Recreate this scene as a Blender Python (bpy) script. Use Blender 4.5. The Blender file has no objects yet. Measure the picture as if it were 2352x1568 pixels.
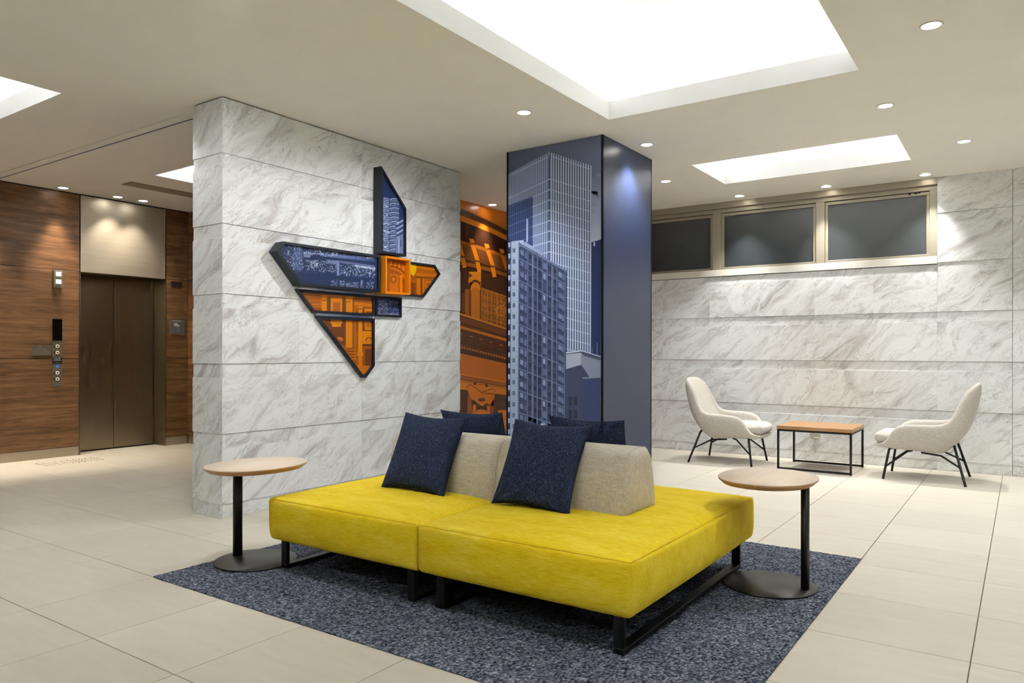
import bpy, bmesh, math, random
import numpy as np
from mathutils import Vector, Matrix
random.seed(7)
SC = bpy.context.scene
COL = SC.collection
PI = math.pi

# ---------------------------------------------------------------- camera
H = 1.185
cam_d = bpy.data.cameras.new('camera'); cam = bpy.data.objects.new('camera', cam_d); COL.objects.link(cam)
cam_d.sensor_fit = 'HORIZONTAL'; cam_d.sensor_width = 36.0
cam_d.lens = 36.0 * 1698.8 / 2352.0
cam_d.shift_y = (809.0 - 784.0) / 2352.0
cam.matrix_world = (Matrix.Translation((0, 0, H)) @ Matrix.Rotation(0.6052, 4, 'Z')
                    @ Matrix.Rotation(PI / 2, 4, 'X') @ Matrix.Rotation(0.0014, 4, 'Z'))
cam_d.clip_start = 0.05; cam_d.clip_end = 60
SC.camera = cam; SC.cycles.use_light_tree = False
# ---------------------------------------------------------------- world, exposure, integrator
w = bpy.data.worlds.new('world'); SC.world = w; w.use_nodes = True
w.node_tree.nodes['Background'].inputs[0].default_value = (0.02, 0.022, 0.03, 1)
w.node_tree.nodes['Background'].inputs[1].default_value = 1.0
SC.view_settings.view_transform = 'Standard'; SC.view_settings.look = 'None'
SC.view_settings.exposure = 0.66; SC.view_settings.gamma = 1.0; SC.view_settings.use_curve_mapping = False
SC.cycles.max_bounces = 6; SC.cycles.diffuse_bounces = 4; SC.cycles.glossy_bounces = 3
SC.cycles.use_adaptive_sampling = True; SC.cycles.adaptive_threshold = 0.07; SC.cycles.adaptive_min_samples = 16
SC.cycles.sample_clamp_indirect = 12.0; SC.cycles.caustics_reflective = False
SC.cycles.use_denoising = True; SC.cycles.blur_glossy = 0.5

WARM = (1.0, 0.95, 0.88); NEUT = (1.0, 0.985, 0.965); COOL = (0.97, 0.985, 1.0); AMB = (1.0, 0.85, 0.68)
def area(name, loc, rot, sx, sy, power, color, spread=180):
    d = bpy.data.lights.new(name, 'AREA'); d.shape = 'RECTANGLE'; d.size = sx; d.size_y = sy
    d.energy = power; d.color = color; d.spread = math.radians(spread)
    o = bpy.data.objects.new(name, d); COL.objects.link(o); o.location = loc; o.rotation_euler = rot
    return o
def spot(name, loc, power, color, angle=80, blend=0.6, radius=0.035, aim=(0, 0, -1), parent=None):
    d = bpy.data.lights.new(name, 'SPOT'); d.energy = power; d.color = color
    d.spot_size = math.radians(angle); d.spot_blend = blend; d.shadow_soft_size = radius
    o = bpy.data.objects.new(name, d); COL.objects.link(o)
    o.rotation_euler = Vector(aim).to_track_quat('-Z', 'Y').to_euler(); o.location = loc
    return o
# LED strips lying on the shelves of the ceiling recesses (x0,x1,y0,y1,power per metre)
RECESS = {'big': (-2.664, -0.873, 1.30, 5.175), 'small': (-2.650, -0.872, 6.880, 7.862),
          'west': (-7.355, -5.562, 0.70, 2.473), 'hall': (-7.355, -5.562, 4.160, 5.160),
          'fill_east': (0.95, 2.74, 1.30, 5.175), 'fill_rear': (-2.664, -0.873, -2.6, -0.4)}  # last two recesses are unseen, added with their strips to brighten the room
PWR = {'big': 2.5, 'small': 2.6, 'west': 6.0, 'hall': 9.0, 'fill_east': 6.0, 'fill_rear': 30.0}
for k, (x0, x1, y0, y1) in RECESS.items():
    p = PWR[k]; o_ = 0.085; zc = 3.125
    area('led_or_fill_strip', ((x0 + x1) / 2, y1 + o_, zc), (PI, 0, 0), x1 - x0, 0.05, p * (x1 - x0), COOL)
    area('led_or_fill_strip', ((x0 + x1) / 2, y0 - o_, zc), (PI, 0, 0), x1 - x0, 0.05, p * (x1 - x0), COOL)
    area('led_or_fill_strip', (x1 + o_, (y0 + y1) / 2, zc), (PI, 0, 0), 0.05, y1 - y0, p * (y1 - y0), COOL)
    area('led_or_fill_strip', (x0 - o_, (y0 + y1) / 2, zc), (PI, 0, 0), 0.05, y1 - y0, p * (y1 - y0), COOL)
# (x, y, power, colour, beam angle, aim)
DOWN = [(-0.423, 4.690, 63, NEUT, 104, (0, 0, -1), 'white recessed downlight right of the large recess, nearest the viewer'),
        (-0.837, 6.024, 63, NEUT, 104, (0, 0, -1), 'white recessed downlight between the far right corner of the large recess and the small recess'),
        (-0.422, 7.421, 63, NEUT, 104, (0, 0, -1), 'white recessed downlight right of the small lit recess'),
        (-3.111, 4.652, 80, NEUT, 120, (-0.55, -0.05, -1), 'white recessed downlight left of the large recess, between marble pier and navy column'),
        (-2.708, 5.977, 63, NEUT, 104, (0, 0, -1), 'white recessed downlight just right of the navy column top'),
        (-3.121, 7.369, 63, NEUT, 104, (0, 0, -1), 'white recessed downlight between the column and the small lit recess'),
        (-2.671, 8.430, 112, WARM, 76, (0, -0.08, -1), 'wall washer downlight above the middle window, nearest the column'),
        (-1.746, 8.458, 112, WARM, 76, (0, -0.08, -1), 'wall washer downlight above the mullion between the two right windows'),
        (-0.814, 8.459, 112, WARM, 76, (0, -0.08, -1), 'wall washer downlight above the right end of the windows'),
        (-5.374, 7.340, 45, AMB, 70, (0, 0, -1), 'downlight washing the orange mural between pier and column'),
        (-8.745, 3.905, 120, AMB, 54, (0, 0, -1), 'downlight washing the walnut wall left of the lift'),
        (-8.735, 4.500, 60, AMB, 85, (0, 0, -1), 'left one of two downlights in front of the lift doors'),
        (-8.700, 4.785, 60, AMB, 85, (0, 0, -1), 'right one of two downlights in front of the lift doors')]
def ceil_z(y): return 3.0 if y < 8.0 else 3.0 - (y - 8.0) / 0.61 * 0.035
for x, y, p, c, a, aim, lab in DOWN:
    spot('downlight_or_fill_lamp', (x, y, ceil_z(y) - 0.02), p, c, a, 1.0 if y > 8 else 0.75, 0.018 if y > 8 else 0.04, aim)
for x, y, p in [(-0.42, 1.4, 60), (1.6, 6.2, 60), (1.6, 7.9, 60), (-3.9, -0.6, 45), (-5.3, 3.1, 38), (-7.9, 1.6, 38)]:  # unseen lamps added outside the view as general fill light
    spot('downlight_or_fill_lamp', (x, y, 2.98), p, NEUT, 110, 0.75, 0.04)
for y in (3.10, 2.3): spot('downlight_or_fill_lamp', (-8.74, y, 2.98), 100, AMB, 54, 0.75, 0.04)

spot('downlight_or_fill_lamp', (-3.11, 2.2, 2.98), 64, NEUT, 120, 0.75, 0.04, (-0.7, 0.35, -1))  # unseen lamp added and aimed to brighten the marble pier
# ---------------------------------------------------------------- helpers
def lin(c): return tuple(((v / 255) / 12.92 if v / 255 <= 0.04045 else ((v / 255 + 0.055) / 1.055) ** 2.4) for v in c[:3]) + (1,)
def tag(o, label=None, cat=None, group=None, kind=None):
    if label: o['label'] = label
    if cat: o['category'] = cat
    if group: o['group'] = group
    if kind: o['kind'] = kind
    return o
def thing(name, label, cat, loc=(0, 0, 0), rz=0, group=None):
    o = bpy.data.objects.new(name, None); COL.objects.link(o); o.empty_display_size = 0.1
    o.location = loc; o.rotation_euler = (0, 0, rz)
    return tag(o, label, cat, group)
def struct(name):
    o = bpy.data.objects.new(name, None); COL.objects.link(o); return tag(o, kind='structure')
def mobj(name, me, mat, parent=None):
    if mat is not None and not me.materials: me.materials.append(mat)
    o = bpy.data.objects.new(name, me); COL.objects.link(o); o.parent = parent; return o
class MB:
    def __init__(s): s.v = []; s.f = []; s.sm = []
    def add(s, vs, fs, smooth=False):
        n = len(s.v); s.v += [tuple(p) for p in vs]; s.f += [tuple(i + n for i in f) for f in fs]; s.sm += [smooth] * len(fs); return s
    def box(s, x0, x1, y0, y1, z0, z1):
        return s.add([(x, y, z) for z in (z0, z1) for y in (y0, y1) for x in (x0, x1)],
                     [(0, 2, 3, 1), (4, 5, 7, 6), (0, 1, 5, 4), (2, 6, 7, 3), (0, 4, 6, 2), (1, 3, 7, 5)])
    def cbox(s, x0, x1, y0, y1, z0, z1, c):
        "box with chamfered edges: 24 vertices"
        vs = []; idx = {}
        for ix, x in enumerate((x0, x1)):
            for iy, y in enumerate((y0, y1)):
                for iz, z in enumerate((z0, z1)):
                    sx = c if ix == 0 else -c; sy = c if iy == 0 else -c; sz = c if iz == 0 else -c
                    for a, p in enumerate(((x, y + sy, z + sz), (x + sx, y, z + sz), (x + sx, y + sy, z))):
                        idx[ix, iy, iz, a] = len(vs); vs.append(p)
        fs = []
        I = lambda ix, iy, iz, a: idx[ix, iy, iz, a]
        for i in (0, 1):
            q = [I(i, 0, 0, 0), I(i, 1, 0, 0), I(i, 1, 1, 0), I(i, 0, 1, 0)]; fs.append(q if i else q[::-1])
            q = [I(0, i, 0, 1), I(1, i, 0, 1), I(1, i, 1, 1), I(0, i, 1, 1)]; fs.append(q[::-1] if i else q)
            q = [I(0, 0, i, 2), I(1, 0, i, 2), I(1, 1, i, 2), I(0, 1, i, 2)]; fs.append(q if i else q[::-1])
        for i in (0, 1):
            for j in (0, 1):
                e = (i + j) % 2
                q = [I(i, j, 0, 0), I(i, j, 1, 0), I(i, j, 1, 1), I(i, j, 0, 1)]; fs.append(q if e else q[::-1])
                q = [I(i, 0, j, 0), I(i, 1, j, 0), I(i, 1, j, 2), I(i, 0, j, 2)]; fs.append(q[::-1] if e else q)
                q = [I(0, i, j, 1), I(1, i, j, 1), I(1, i, j, 2), I(0, i, j, 2)]; fs.append(q if e else q[::-1])
                for k in (0, 1):
                    q = [I(i, j, k, 0), I(i, j, k, 1), I(i, j, k, 2)]; fs.append(q if (i + j + k) % 2 else q[::-1])
        return s.add(vs, fs)
    def tube(s, pts, r, n=10, caps=True):
        pts = [Vector(p) for p in pts]; rings = []
        ref = None
        for i, p in enumerate(pts):
            t = (pts[min(i + 1, len(pts) - 1)] - pts[max(i - 1, 0)]).normalized()
            if ref is None: ref = Vector((0, 0, 1)) if abs(t.z) < 0.9 else Vector((1, 0, 0))
            a = t.cross(ref).normalized(); b = a.cross(t).normalized(); ref = b
            rr = r[i] if isinstance(r, (list, tuple)) else r
            rings.append([p + (a * math.cos(2 * PI * k / n) + b * math.sin(2 * PI * k / n)) * rr for k in range(n)])
        vs = [v for rg in rings for v in rg]; fs = []
        for i in range(len(pts) - 1):
            for k in range(n): fs.append((i * n + k, i * n + (k + 1) % n, (i + 1) * n + (k + 1) % n, (i + 1) * n + k))
        s.add(vs, fs, True)
        if caps: s.add(rings[0], [tuple(range(n))[::-1]]); s.add(rings[-1], [tuple(range(n))])
        return s
    def prism(s, poly, f, d0, d1):
        "extrude polygon: f(a,b,d) -> xyz"
        n = len(poly)
        vs = [f(a, b, d0) for a, b in poly] + [f(a, b, d1) for a, b in poly]
        return s.add(vs, [tuple(range(n))[::-1], tuple(range(n, 2 * n))] + [(i, (i + 1) % n, n + (i + 1) % n, n + i) for i in range(n)])
    def lathe(s, prof, n=32, ex=1.0, ey=1.0, c=(0, 0), p=2.0):
        "profile list (radius, z); elliptical or superelliptical section"
        vs = []; fs = []
        for r, z in prof:
            for k in range(n):
                a = 2 * PI * k / n; ca, sa = math.cos(a), math.sin(a)
                q = (abs(ca) ** p + abs(sa) ** p) ** (-1 / p)
                vs.append((c[0] + r * ex * ca * q, c[1] + r * ey * sa * q, z))
        for i in range(len(prof) - 1):
            for k in range(n): fs.append((i * n + k, i * n + (k + 1) % n, (i + 1) * n + (k + 1) % n, (i + 1) * n + k))
        s.add(vs, fs, True)
        s.f.append(tuple(len(s.v) - len(vs) + k for k in range(n))[::-1]); s.sm.append(False)
        s.f.append(tuple(len(s.v) - n + k for k in range(n))); s.sm.append(False)
        return s
    def mesh(s, name, fix=True):
        me = bpy.data.meshes.new(name); me.from_pydata(s.v, [], s.f)
        for p, sm in zip(me.polygons, s.sm): p.use_smooth = sm
        if fix:
            bm = bmesh.new(); bm.from_mesh(me); bmesh.ops.recalc_face_normals(bm, faces=bm.faces); bm.to_mesh(me); bm.free()
        me.update(); return me
    def build(s, name, mat, parent=None, fix=True): return mobj(name, s.mesh(name, fix), mat, parent)
def sharp(me, ang=40):
    try: me.set_sharp_from_angle(angle=math.radians(ang))
    except Exception: pass
def B(name, x0, x1, y0, y1, z0, z1, mat, parent=None, c=0.0):
    m = MB()
    if c: m.cbox(x0, x1, y0, y1, z0, z1, c)
    else: m.box(x0, x1, y0, y1, z0, z1)
    return m.build(name, mat, parent)
def soft_box(size, r, bulge, seg=14, rings=3):
    "rounded cuboid centred on the origin with bulged faces; bulge=(x,y,z)"
    sx, sy, sz = (v / 2 for v in size); bm = bmesh.new()
    def coords(n, s):
        a = [math.tan(PI / 4 * (2 * i / n - 1)) for i in range(n + 1)]
        return a
    m = MB(); key = {}
    t = [math.sin(PI / 2 * (2 * i / seg - 1)) for i in range(seg + 1)]
    def pt(c):
        p = [c[0] * sx, c[1] * sy, c[2] * sz]; s3 = (sx, sy, sz)
        inner = [max(-s3[i] + r, min(s3[i] - r, p[i])) for i in range(3)]
        d = Vector([p[i] - inner[i] for i in range(3)])
        q = Vector(inner) + (d.normalized() * r if d.length > 1e-9 else Vector((0, 0, 0)))
        f = [1 - abs(c[i]) ** 2.2 for i in range(3)]
        q.x += math.copysign(1, c[0]) * bulge[0] * f[1] ** .6 * f[2] ** .6 * (abs(c[0]) ** 2)
        q.y += math.copysign(1, c[1]) * bulge[1] * f[0] ** .6 * f[2] ** .6 * (abs(c[1]) ** 2)
        q.z += math.copysign(1, c[2]) * bulge[2] * f[0] ** .6 * f[1] ** .6 * (abs(c[2]) ** 2)
        return q
    for ax in range(3):
        for sg in (-1, 1):
            vs = []
            for i in range(seg + 1):
                for j in range(seg + 1):
                    c = [0, 0, 0]; c[ax] = sg; c[(ax + 1) % 3] = t[i]; c[(ax + 2) % 3] = t[j]
                    vs.append(pt(c))
            fs = [(i * (seg + 1) + j, (i + 1) * (seg + 1) + j, (i + 1) * (seg + 1) + j + 1, i * (seg + 1) + j + 1) for i in range(seg) for j in range(seg)]
            if sg < 0: fs = [f[::-1] for f in fs]
            m.add(vs, fs, True)
    bm.free()
    me = m.mesh('soft', False)
    bm = bmesh.new(); bm.from_mesh(me); bmesh.ops.remove_doubles(bm, verts=bm.verts, dist=1e-5)
    bmesh.ops.recalc_face_normals(bm, faces=bm.faces); bm.to_mesh(me); bm.free()
    return me

# ---------------------------------------------------------------- materials
def newmat(name):
    m = bpy.data.materials.new(name); m.use_nodes = True
    nt = m.node_tree; b = nt.nodes['Principled BSDF']; return m, nt, b
def N(nt, t, **kw):
    n = nt.nodes.new(t)
    for k, v in kw.items():
        if k in ('op',): n.operation = v
        elif k == 'inp':
            for i, x in v.items(): n.inputs[i].default_value = x
        else: setattr(n, k, v)
    return n
def L(nt, a, b): nt.links.new(a, b)
def ramp(nt, fac, stops, interp='LINEAR'):
    r = nt.nodes.new('ShaderNodeValToRGB'); cr = r.color_ramp; cr.interpolation = interp
    while len(cr.elements) > 1: cr.elements.remove(cr.elements[-1])
    cr.elements[0].position = stops[0][0]; cr.elements[0].color = stops[0][1]
    for p, c in stops[1:]:
        e = cr.elements.new(p); e.color = c
    L(nt, fac, r.inputs[0]); return r
def solid(name, rgb, rough=0.5, metal=0.0, spec=0.5, bump=0.0, bscale=200, var=0.04, coat=0.0):
    m, nt, b = newmat(name)
    tc = N(nt, 'ShaderNodeTexCoord'); n = N(nt, 'ShaderNodeTexNoise', inp={'Scale': 3.0, 'Detail': 4.0})
    L(nt, tc.outputs['Object'], n.inputs['Vector'])
    c = lin(rgb); d = tuple(v * (1 - var) for v in c[:3]) + (1,); e = tuple(min(1, v * (1 + var)) for v in c[:3]) + (1,)
    r = ramp(nt, n.outputs['Fac'], [(0.35, d), (0.65, e)]); L(nt, r.outputs[0], b.inputs['Base Color'])
    b.inputs['Roughness'].default_value = rough; b.inputs['Metallic'].default_value = metal
    b.inputs['Specular IOR Level'].default_value = spec; b.inputs['Coat Weight'].default_value = coat
    if bump:
        n2 = N(nt, 'ShaderNodeTexNoise', inp={'Scale': bscale, 'Detail': 2.0}); L(nt, tc.outputs['Object'], n2.inputs['Vector'])
        bp = N(nt, 'ShaderNodeBump', inp={'Strength': bump, 'Distance': 0.001}); L(nt, n2.outputs['Fac'], bp.inputs['Height']); L(nt, bp.outputs[0], b.inputs['Normal'])
    return m
def emit(name, rgb, s):
    m, nt, b = newmat(name); b.inputs['Base Color'].default_value = lin(rgb)
    b.inputs['Emission Color'].default_value = lin(rgb); b.inputs['Emission Strength'].default_value = s; return m
def mapping(nt, src, scale=(1, 1, 1), rot=(0, 0, 0), loc=(0, 0, 0)):
    mp = N(nt, 'ShaderNodeMapping'); mp.inputs['Scale'].default_value = scale; mp.inputs['Rotation'].default_value = rot
    mp.inputs['Location'].default_value = loc; L(nt, src, mp.inputs['Vector']); return mp

def marble():
    m, nt, b = newmat('volakas_marble')
    uv = N(nt, 'ShaderNodeUVMap'); oi = N(nt, 'ShaderNodeObjectInfo')
    sc = N(nt, 'ShaderNodeMath', op='MULTIPLY', inp={1: 37.0}); L(nt, oi.outputs['Random'], sc.inputs[0])
    cmb = N(nt, 'ShaderNodeCombineXYZ'); L(nt, sc.outputs[0], cmb.inputs['Z'])
    add = N(nt, 'ShaderNodeVectorMath', op='ADD'); L(nt, uv.outputs[0], add.inputs[0]); L(nt, cmb.outputs[0], add.inputs[1])
    # large flow warp
    n0 = N(nt, 'ShaderNodeTexNoise', inp={'Scale': 1.1, 'Detail': 3.0}); L(nt, add.outputs[0], n0.inputs['Vector'])
    sub = N(nt, 'ShaderNodeVectorMath', op='SUBTRACT', inp={1: (0.5, 0.5, 0.5)}); L(nt, n0.outputs['Color'], sub.inputs[0])
    mul = N(nt, 'ShaderNodeVectorMath', op='MULTIPLY', inp={1: (0.55, 0.55, 0.0)}); L(nt, sub.outputs[0], mul.inputs[0])
    a2 = N(nt, 'ShaderNodeVectorMath', op='ADD'); L(nt, add.outputs[0], a2.inputs[0]); L(nt, mul.outputs[0], a2.inputs[1])
    rot = mapping(nt, a2.outputs[0], (1, 1, 1), (0, 0, math.radians(-36)))
    strm = mapping(nt, rot.outputs[0], (1.5, 5.2, 1.0))
    n1 = N(nt, 'ShaderNodeTexNoise', inp={'Scale': 1.35, 'Detail': 5.0, 'Roughness': 0.58, 'Distortion': 0.9}); L(nt, strm.outputs[0], n1.inputs['Vector'])
    cloud = ramp(nt, n1.outputs['Fac'], [(0.30, lin((190, 189, 190))), (0.40, lin((220, 222, 224))), (0.50, lin((236, 240, 243))), (0.75, lin((242, 246, 249)))])
    # thin veins: |noise-0.5|
    def vein(scale, sx, sy, wdt, seed, dist):
        mp = mapping(nt, rot.outputs[0], (sx, sy, 1.0), (0, 0, 0), (seed, seed * 2, seed))
        n = N(nt, 'ShaderNodeTexNoise', inp={'Scale': scale, 'Detail': 5.0, 'Roughness': 0.6, 'Distortion': dist}); L(nt, mp.outputs[0], n.inputs['Vector'])
        s = N(nt, 'ShaderNodeMath', op='SUBTRACT', inp={1: 0.5}); L(nt, n.outputs['Fac'], s.inputs[0])
        a = N(nt, 'ShaderNodeMath', op='ABSOLUTE'); L(nt, s.outputs[0], a.inputs[0])
        r = N(nt, 'ShaderNodeMapRange', inp={'From Min': 0.0, 'From Max': wdt, 'To Min': 1.0, 'To Max': 0.0}); L(nt, a.outputs[0], r.inputs['Value'])
        return r.outputs[0]
    v1 = vein(1.2, 1.3, 4.6, 0.018, 3.1, 1.2); v2 = vein(2.1, 1.2, 6.0, 0.022, 8.7, 0.8); v3 = vein(0.8, 1.6, 3.0, 0.010, 15.3, 2.2)
    # patchy presence of veins
    pm = N(nt, 'ShaderNodeTexNoise', inp={'Scale': 2.0, 'Detail': 2.0}); L(nt, strm.outputs[0], pm.inputs['Vector'])
    pr = N(nt, 'ShaderNodeMapRange', inp={'From Min': 0.40, 'From Max': 0.62}); L(nt, pm.outputs['Fac'], pr.inputs['Value'])
    mx = N(nt, 'ShaderNodeMath', op='MAXIMUM'); L(nt, v1, mx.inputs[0]); L(nt, v2, mx.inputs[1])
    mm = N(nt, 'ShaderNodeMath', op='MULTIPLY'); L(nt, mx.outputs[0], mm.inputs[0]); L(nt, pr.outputs[0], mm.inputs[1])
    v3m = N(nt, 'ShaderNodeMath', op='MULTIPLY', inp={1: 0.55}); L(nt, v3, v3m.inputs[0])
    mx2 = N(nt, 'ShaderNodeMath', op='MAXIMUM'); L(nt, mm.outputs[0], mx2.inputs[0]); L(nt, v3m.outputs[0], mx2.inputs[1])
    fs = N(nt, 'ShaderNodeMath', op='MULTIPLY', inp={1: 0.5}); L(nt, mx2.outputs[0], fs.inputs[0])
    mix = N(nt, 'ShaderNodeMix', data_type='RGBA'); L(nt, fs.outputs[0], mix.inputs[0]); L(nt, cloud.outputs[0], mix.inputs[6])
    mix.inputs[7].default_value = lin((128, 122, 118)); L(nt, mix.outputs[2], b.inputs['Base Color'])
    b.inputs['Roughness'].default_value = 0.32; b.inputs['Specular IOR Level'].default_value = 0.4
    return m
def walnut():
    m, nt, b = newmat('walnut_veneer')
    uv = N(nt, 'ShaderNodeUVMap'); oi = N(nt, 'ShaderNodeObjectInfo')
    sc = N(nt, 'ShaderNodeMath', op='MULTIPLY', inp={1: 23.0}); L(nt, oi.outputs['Random'], sc.inputs[0])
    cmb = N(nt, 'ShaderNodeCombineXYZ'); L(nt, sc.outputs[0], cmb.inputs['Z'])
    add = N(nt, 'ShaderNodeVectorMath', op='ADD'); L(nt, uv.outputs[0], add.inputs[0]); L(nt, cmb.outputs[0], add.inputs[1])
    a = mapping(nt, add.outputs[0], (1.1, 16, 1)); n1 = N(nt, 'ShaderNodeTexNoise', inp={'Scale': 1.3, 'Detail': 7.0, 'Roughness': 0.62, 'Distortion': 0.7}); L(nt, a.outputs[0], n1.inputs['Vector'])
    c = mapping(nt, add.outputs[0], (5, 130, 1)); n2 = N(nt, 'ShaderNodeTexNoise', inp={'Scale': 1.5, 'Detail': 4.0, 'Roughness': 0.6}); L(nt, c.outputs[0], n2.inputs['Vector'])
    mx = N(nt, 'ShaderNodeMix', data_type='FLOAT', inp={0: 0.38}); L(nt, n1.outputs['Fac'], mx.inputs[2]); L(nt, n2.outputs['Fac'], mx.inputs[3])
    r = ramp(nt, mx.outputs[0], [(0.30, lin((58, 40, 22))), (0.44, lin((96, 68, 42))), (0.55, lin((124, 90, 58))), (0.70, lin((152, 114, 78)))])
    L(nt, r.outputs[0], b.inputs['Base Color']); b.inputs['Roughness'].default_value = 0.42
    return m
def stone_floor():
    m, nt, b = newmat('limestone_tile')
    g = N(nt, 'ShaderNodeNewGeometry'); oi = N(nt, 'ShaderNodeObjectInfo')
    a = mapping(nt, g.outputs['Position'], (1.2, 7, 1)); n = N(nt, 'ShaderNodeTexNoise', inp={'Scale': 2.2, 'Detail': 6.0, 'Roughness': 0.6, 'Distortion': 0.4}); L(nt, a.outputs[0], n.inputs['Vector'])
    r = ramp(nt, n.outputs['Fac'], [(0.3, lin((200, 195, 181))), (0.7, lin((207, 202, 189)))])
    v = N(nt, 'ShaderNodeMapRange', inp={'To Min': 0.95, 'To Max': 1.02}); L(nt, oi.outputs['Random'], v.inputs['Value'])
    mu = N(nt, 'ShaderNodeVectorMath', op='SCALE'); L(nt, r.outputs[0], mu.inputs[0]); L(nt, v.outputs[0], mu.inputs['Scale'])
    L(nt, mu.outputs[0], b.inputs['Base Color']); b.inputs['Roughness'].default_value = 0.42; b.inputs['Specular IOR Level'].default_value = 0.35
    return m
def fabric_yellow():
    m, nt, b = newmat('yellow_chenille')
    tc = N(nt, 'ShaderNodeTexCoord')
    a = mapping(nt, tc.outputs['Object'], (14, 95, 210)); n1 = N(nt, 'ShaderNodeTexNoise', inp={'Scale': 1.6, 'Detail': 5.0, 'Roughness': 0.65}); L(nt, a.outputs[0], n1.inputs['Vector'])
    c = mapping(nt, tc.outputs['Object'], (3, 7, 9)); n2 = N(nt, 'ShaderNodeTexNoise', inp={'Scale': 1.6, 'Detail': 4.0, 'Distortion': 0.5}); L(nt, c.outputs[0], n2.inputs['Vector'])
    mx = N(nt, 'ShaderNodeMix', data_type='FLOAT', inp={0: 0.34}); L(nt, n1.outputs['Fac'], mx.inputs[2]); L(nt, n2.outputs['Fac'], mx.inputs[3])
    r = ramp(nt, mx.outputs[0], [(0.32, lin((204, 170, 6))), (0.48, lin((226, 196, 26))), (0.66, lin((238, 216, 84)))])
    L(nt, r.outputs[0], b.inputs['Base Color']); b.inputs['Roughness'].default_value = 0.85
    b.inputs['Sheen Weight'].default_value = 0.35; b.inputs['Sheen Roughness'].default_value = 0.4; b.inputs['Sheen Tint'].default_value = lin((250, 235, 120)); b.inputs['Specular IOR Level'].default_value = 0.15
    w_ = mapping(nt, tc.outputs['Object'], (420, 420, 420)); n3 = N(nt, 'ShaderNodeTexNoise', inp={'Scale': 1.0, 'Detail': 2.0}); L(nt, w_.outputs[0], n3.inputs['Vector'])
    bp = N(nt, 'ShaderNodeBump', inp={'Strength': 0.35, 'Distance': 0.0012}); L(nt, n3.outputs['Fac'], bp.inputs['Height']); L(nt, bp.outputs[0], b.inputs['Normal'])
    return m
def fabric_weave(name, c0, c1, c2, s=1.0, sheen=0.1):
    m, nt, b = newmat(name); tc = N(nt, 'ShaderNodeTexCoord')
    a = mapping(nt, tc.outputs['Object'], (330 * s, 330 * s, 28 * s)); n1 = N(nt, 'ShaderNodeTexNoise', inp={'Scale': 1.0, 'Detail': 3.0}); L(nt, a.outputs[0], n1.inputs['Vector'])
    c = mapping(nt, tc.outputs['Object'], (28 * s, 120 * s, 330 * s)); n2 = N(nt, 'ShaderNodeTexNoise', inp={'Scale': 1.0, 'Detail': 3.0}); L(nt, c.outputs[0], n2.inputs['Vector'])
    mx = N(nt, 'ShaderNodeMix', data_type='FLOAT', inp={0: 0.5}); L(nt, n1.outputs['Fac'], mx.inputs[2]); L(nt, n2.outputs['Fac'], mx.inputs[3])
    r = ramp(nt, mx.outputs[0], [(0.36, lin(c0)), (0.5, lin(c1)), (0.64, lin(c2))]); L(nt, r.outputs[0], b.inputs['Base Color'])
    b.inputs['Roughness'].default_value = 0.9; b.inputs['Specular IOR Level'].default_value = 0.1; b.inputs['Sheen Weight'].default_value = sheen
    bp = N(nt, 'ShaderNodeBump', inp={'Strength': 0.4, 'Distance': 0.0012}); L(nt, mx.outputs[0], bp.inputs['Height']); L(nt, bp.outputs[0], b.inputs['Normal'])
    return m
def fabric_tweed(name, stops, s=170, rough=0.9):
    m, nt, b = newmat(name); tc = N(nt, 'ShaderNodeTexCoord')
    a = mapping(nt, tc.outputs['Object'], (s, s, s * 1.7)); n1 = N(nt, 'ShaderNodeTexNoise', inp={'Scale': 1.0, 'Detail': 3.0, 'Roughness': 0.7}); L(nt, a.outputs[0], n1.inputs['Vector'])
    r = ramp(nt, n1.outputs['Fac'], stops); L(nt, r.outputs[0], b.inputs['Base Color'])
    b.inputs['Roughness'].default_value = rough; b.inputs['Specular IOR Level'].default_value = 0.2
    bp = N(nt, 'ShaderNodeBump', inp={'Strength': 0.6, 'Distance': 0.0015}); L(nt, n1.outputs['Fac'], bp.inputs['Height']); L(nt, bp.outputs[0], b.inputs['Normal'])
    return m
def brushed(name, rgb, rough=0.32, axis='z', metal=1.0):
    m, nt, b = newmat(name); tc = N(nt, 'ShaderNodeTexCoord')
    sc = {'z': (160, 160, 1.5), 'y': (160, 2, 160), 'x': (2, 160, 160)}[axis]
    a = mapping(nt, tc.outputs['Object'], sc); n = N(nt, 'ShaderNodeTexNoise', inp={'Scale': 1.0, 'Detail': 3.0}); L(nt, a.outputs[0], n.inputs['Vector'])
    c = lin(rgb); r = ramp(nt, n.outputs['Fac'], [(0.3, tuple(v * 0.92 for v in c[:3]) + (1,)), (0.7, tuple(min(1, v * 1.06) for v in c[:3]) + (1,))])
    L(nt, r.outputs[0], b.inputs['Base Color']); b.inputs['Metallic'].default_value = metal; b.inputs['Roughness'].default_value = rough
    return m
def light_oak(name, c0, c1, axis='y', rough=0.45):
    m, nt, b = newmat(name); tc = N(nt, 'ShaderNodeTexCoord')
    sc = (30, 2.0, 30) if axis == 'y' else (2.0, 30, 30)
    a = mapping(nt, tc.outputs['Object'], sc); n = N(nt, 'ShaderNodeTexNoise', inp={'Scale': 1.6, 'Detail': 5.0, 'Distortion': 0.4}); L(nt, a.outputs[0], n.inputs['Vector'])
    r = ramp(nt, n.outputs['Fac'], [(0.3, lin(c0)), (0.7, lin(c1))]); L(nt, r.outputs[0], b.inputs['Base Color']); b.inputs['Roughness'].default_value = rough
    return m
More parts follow.
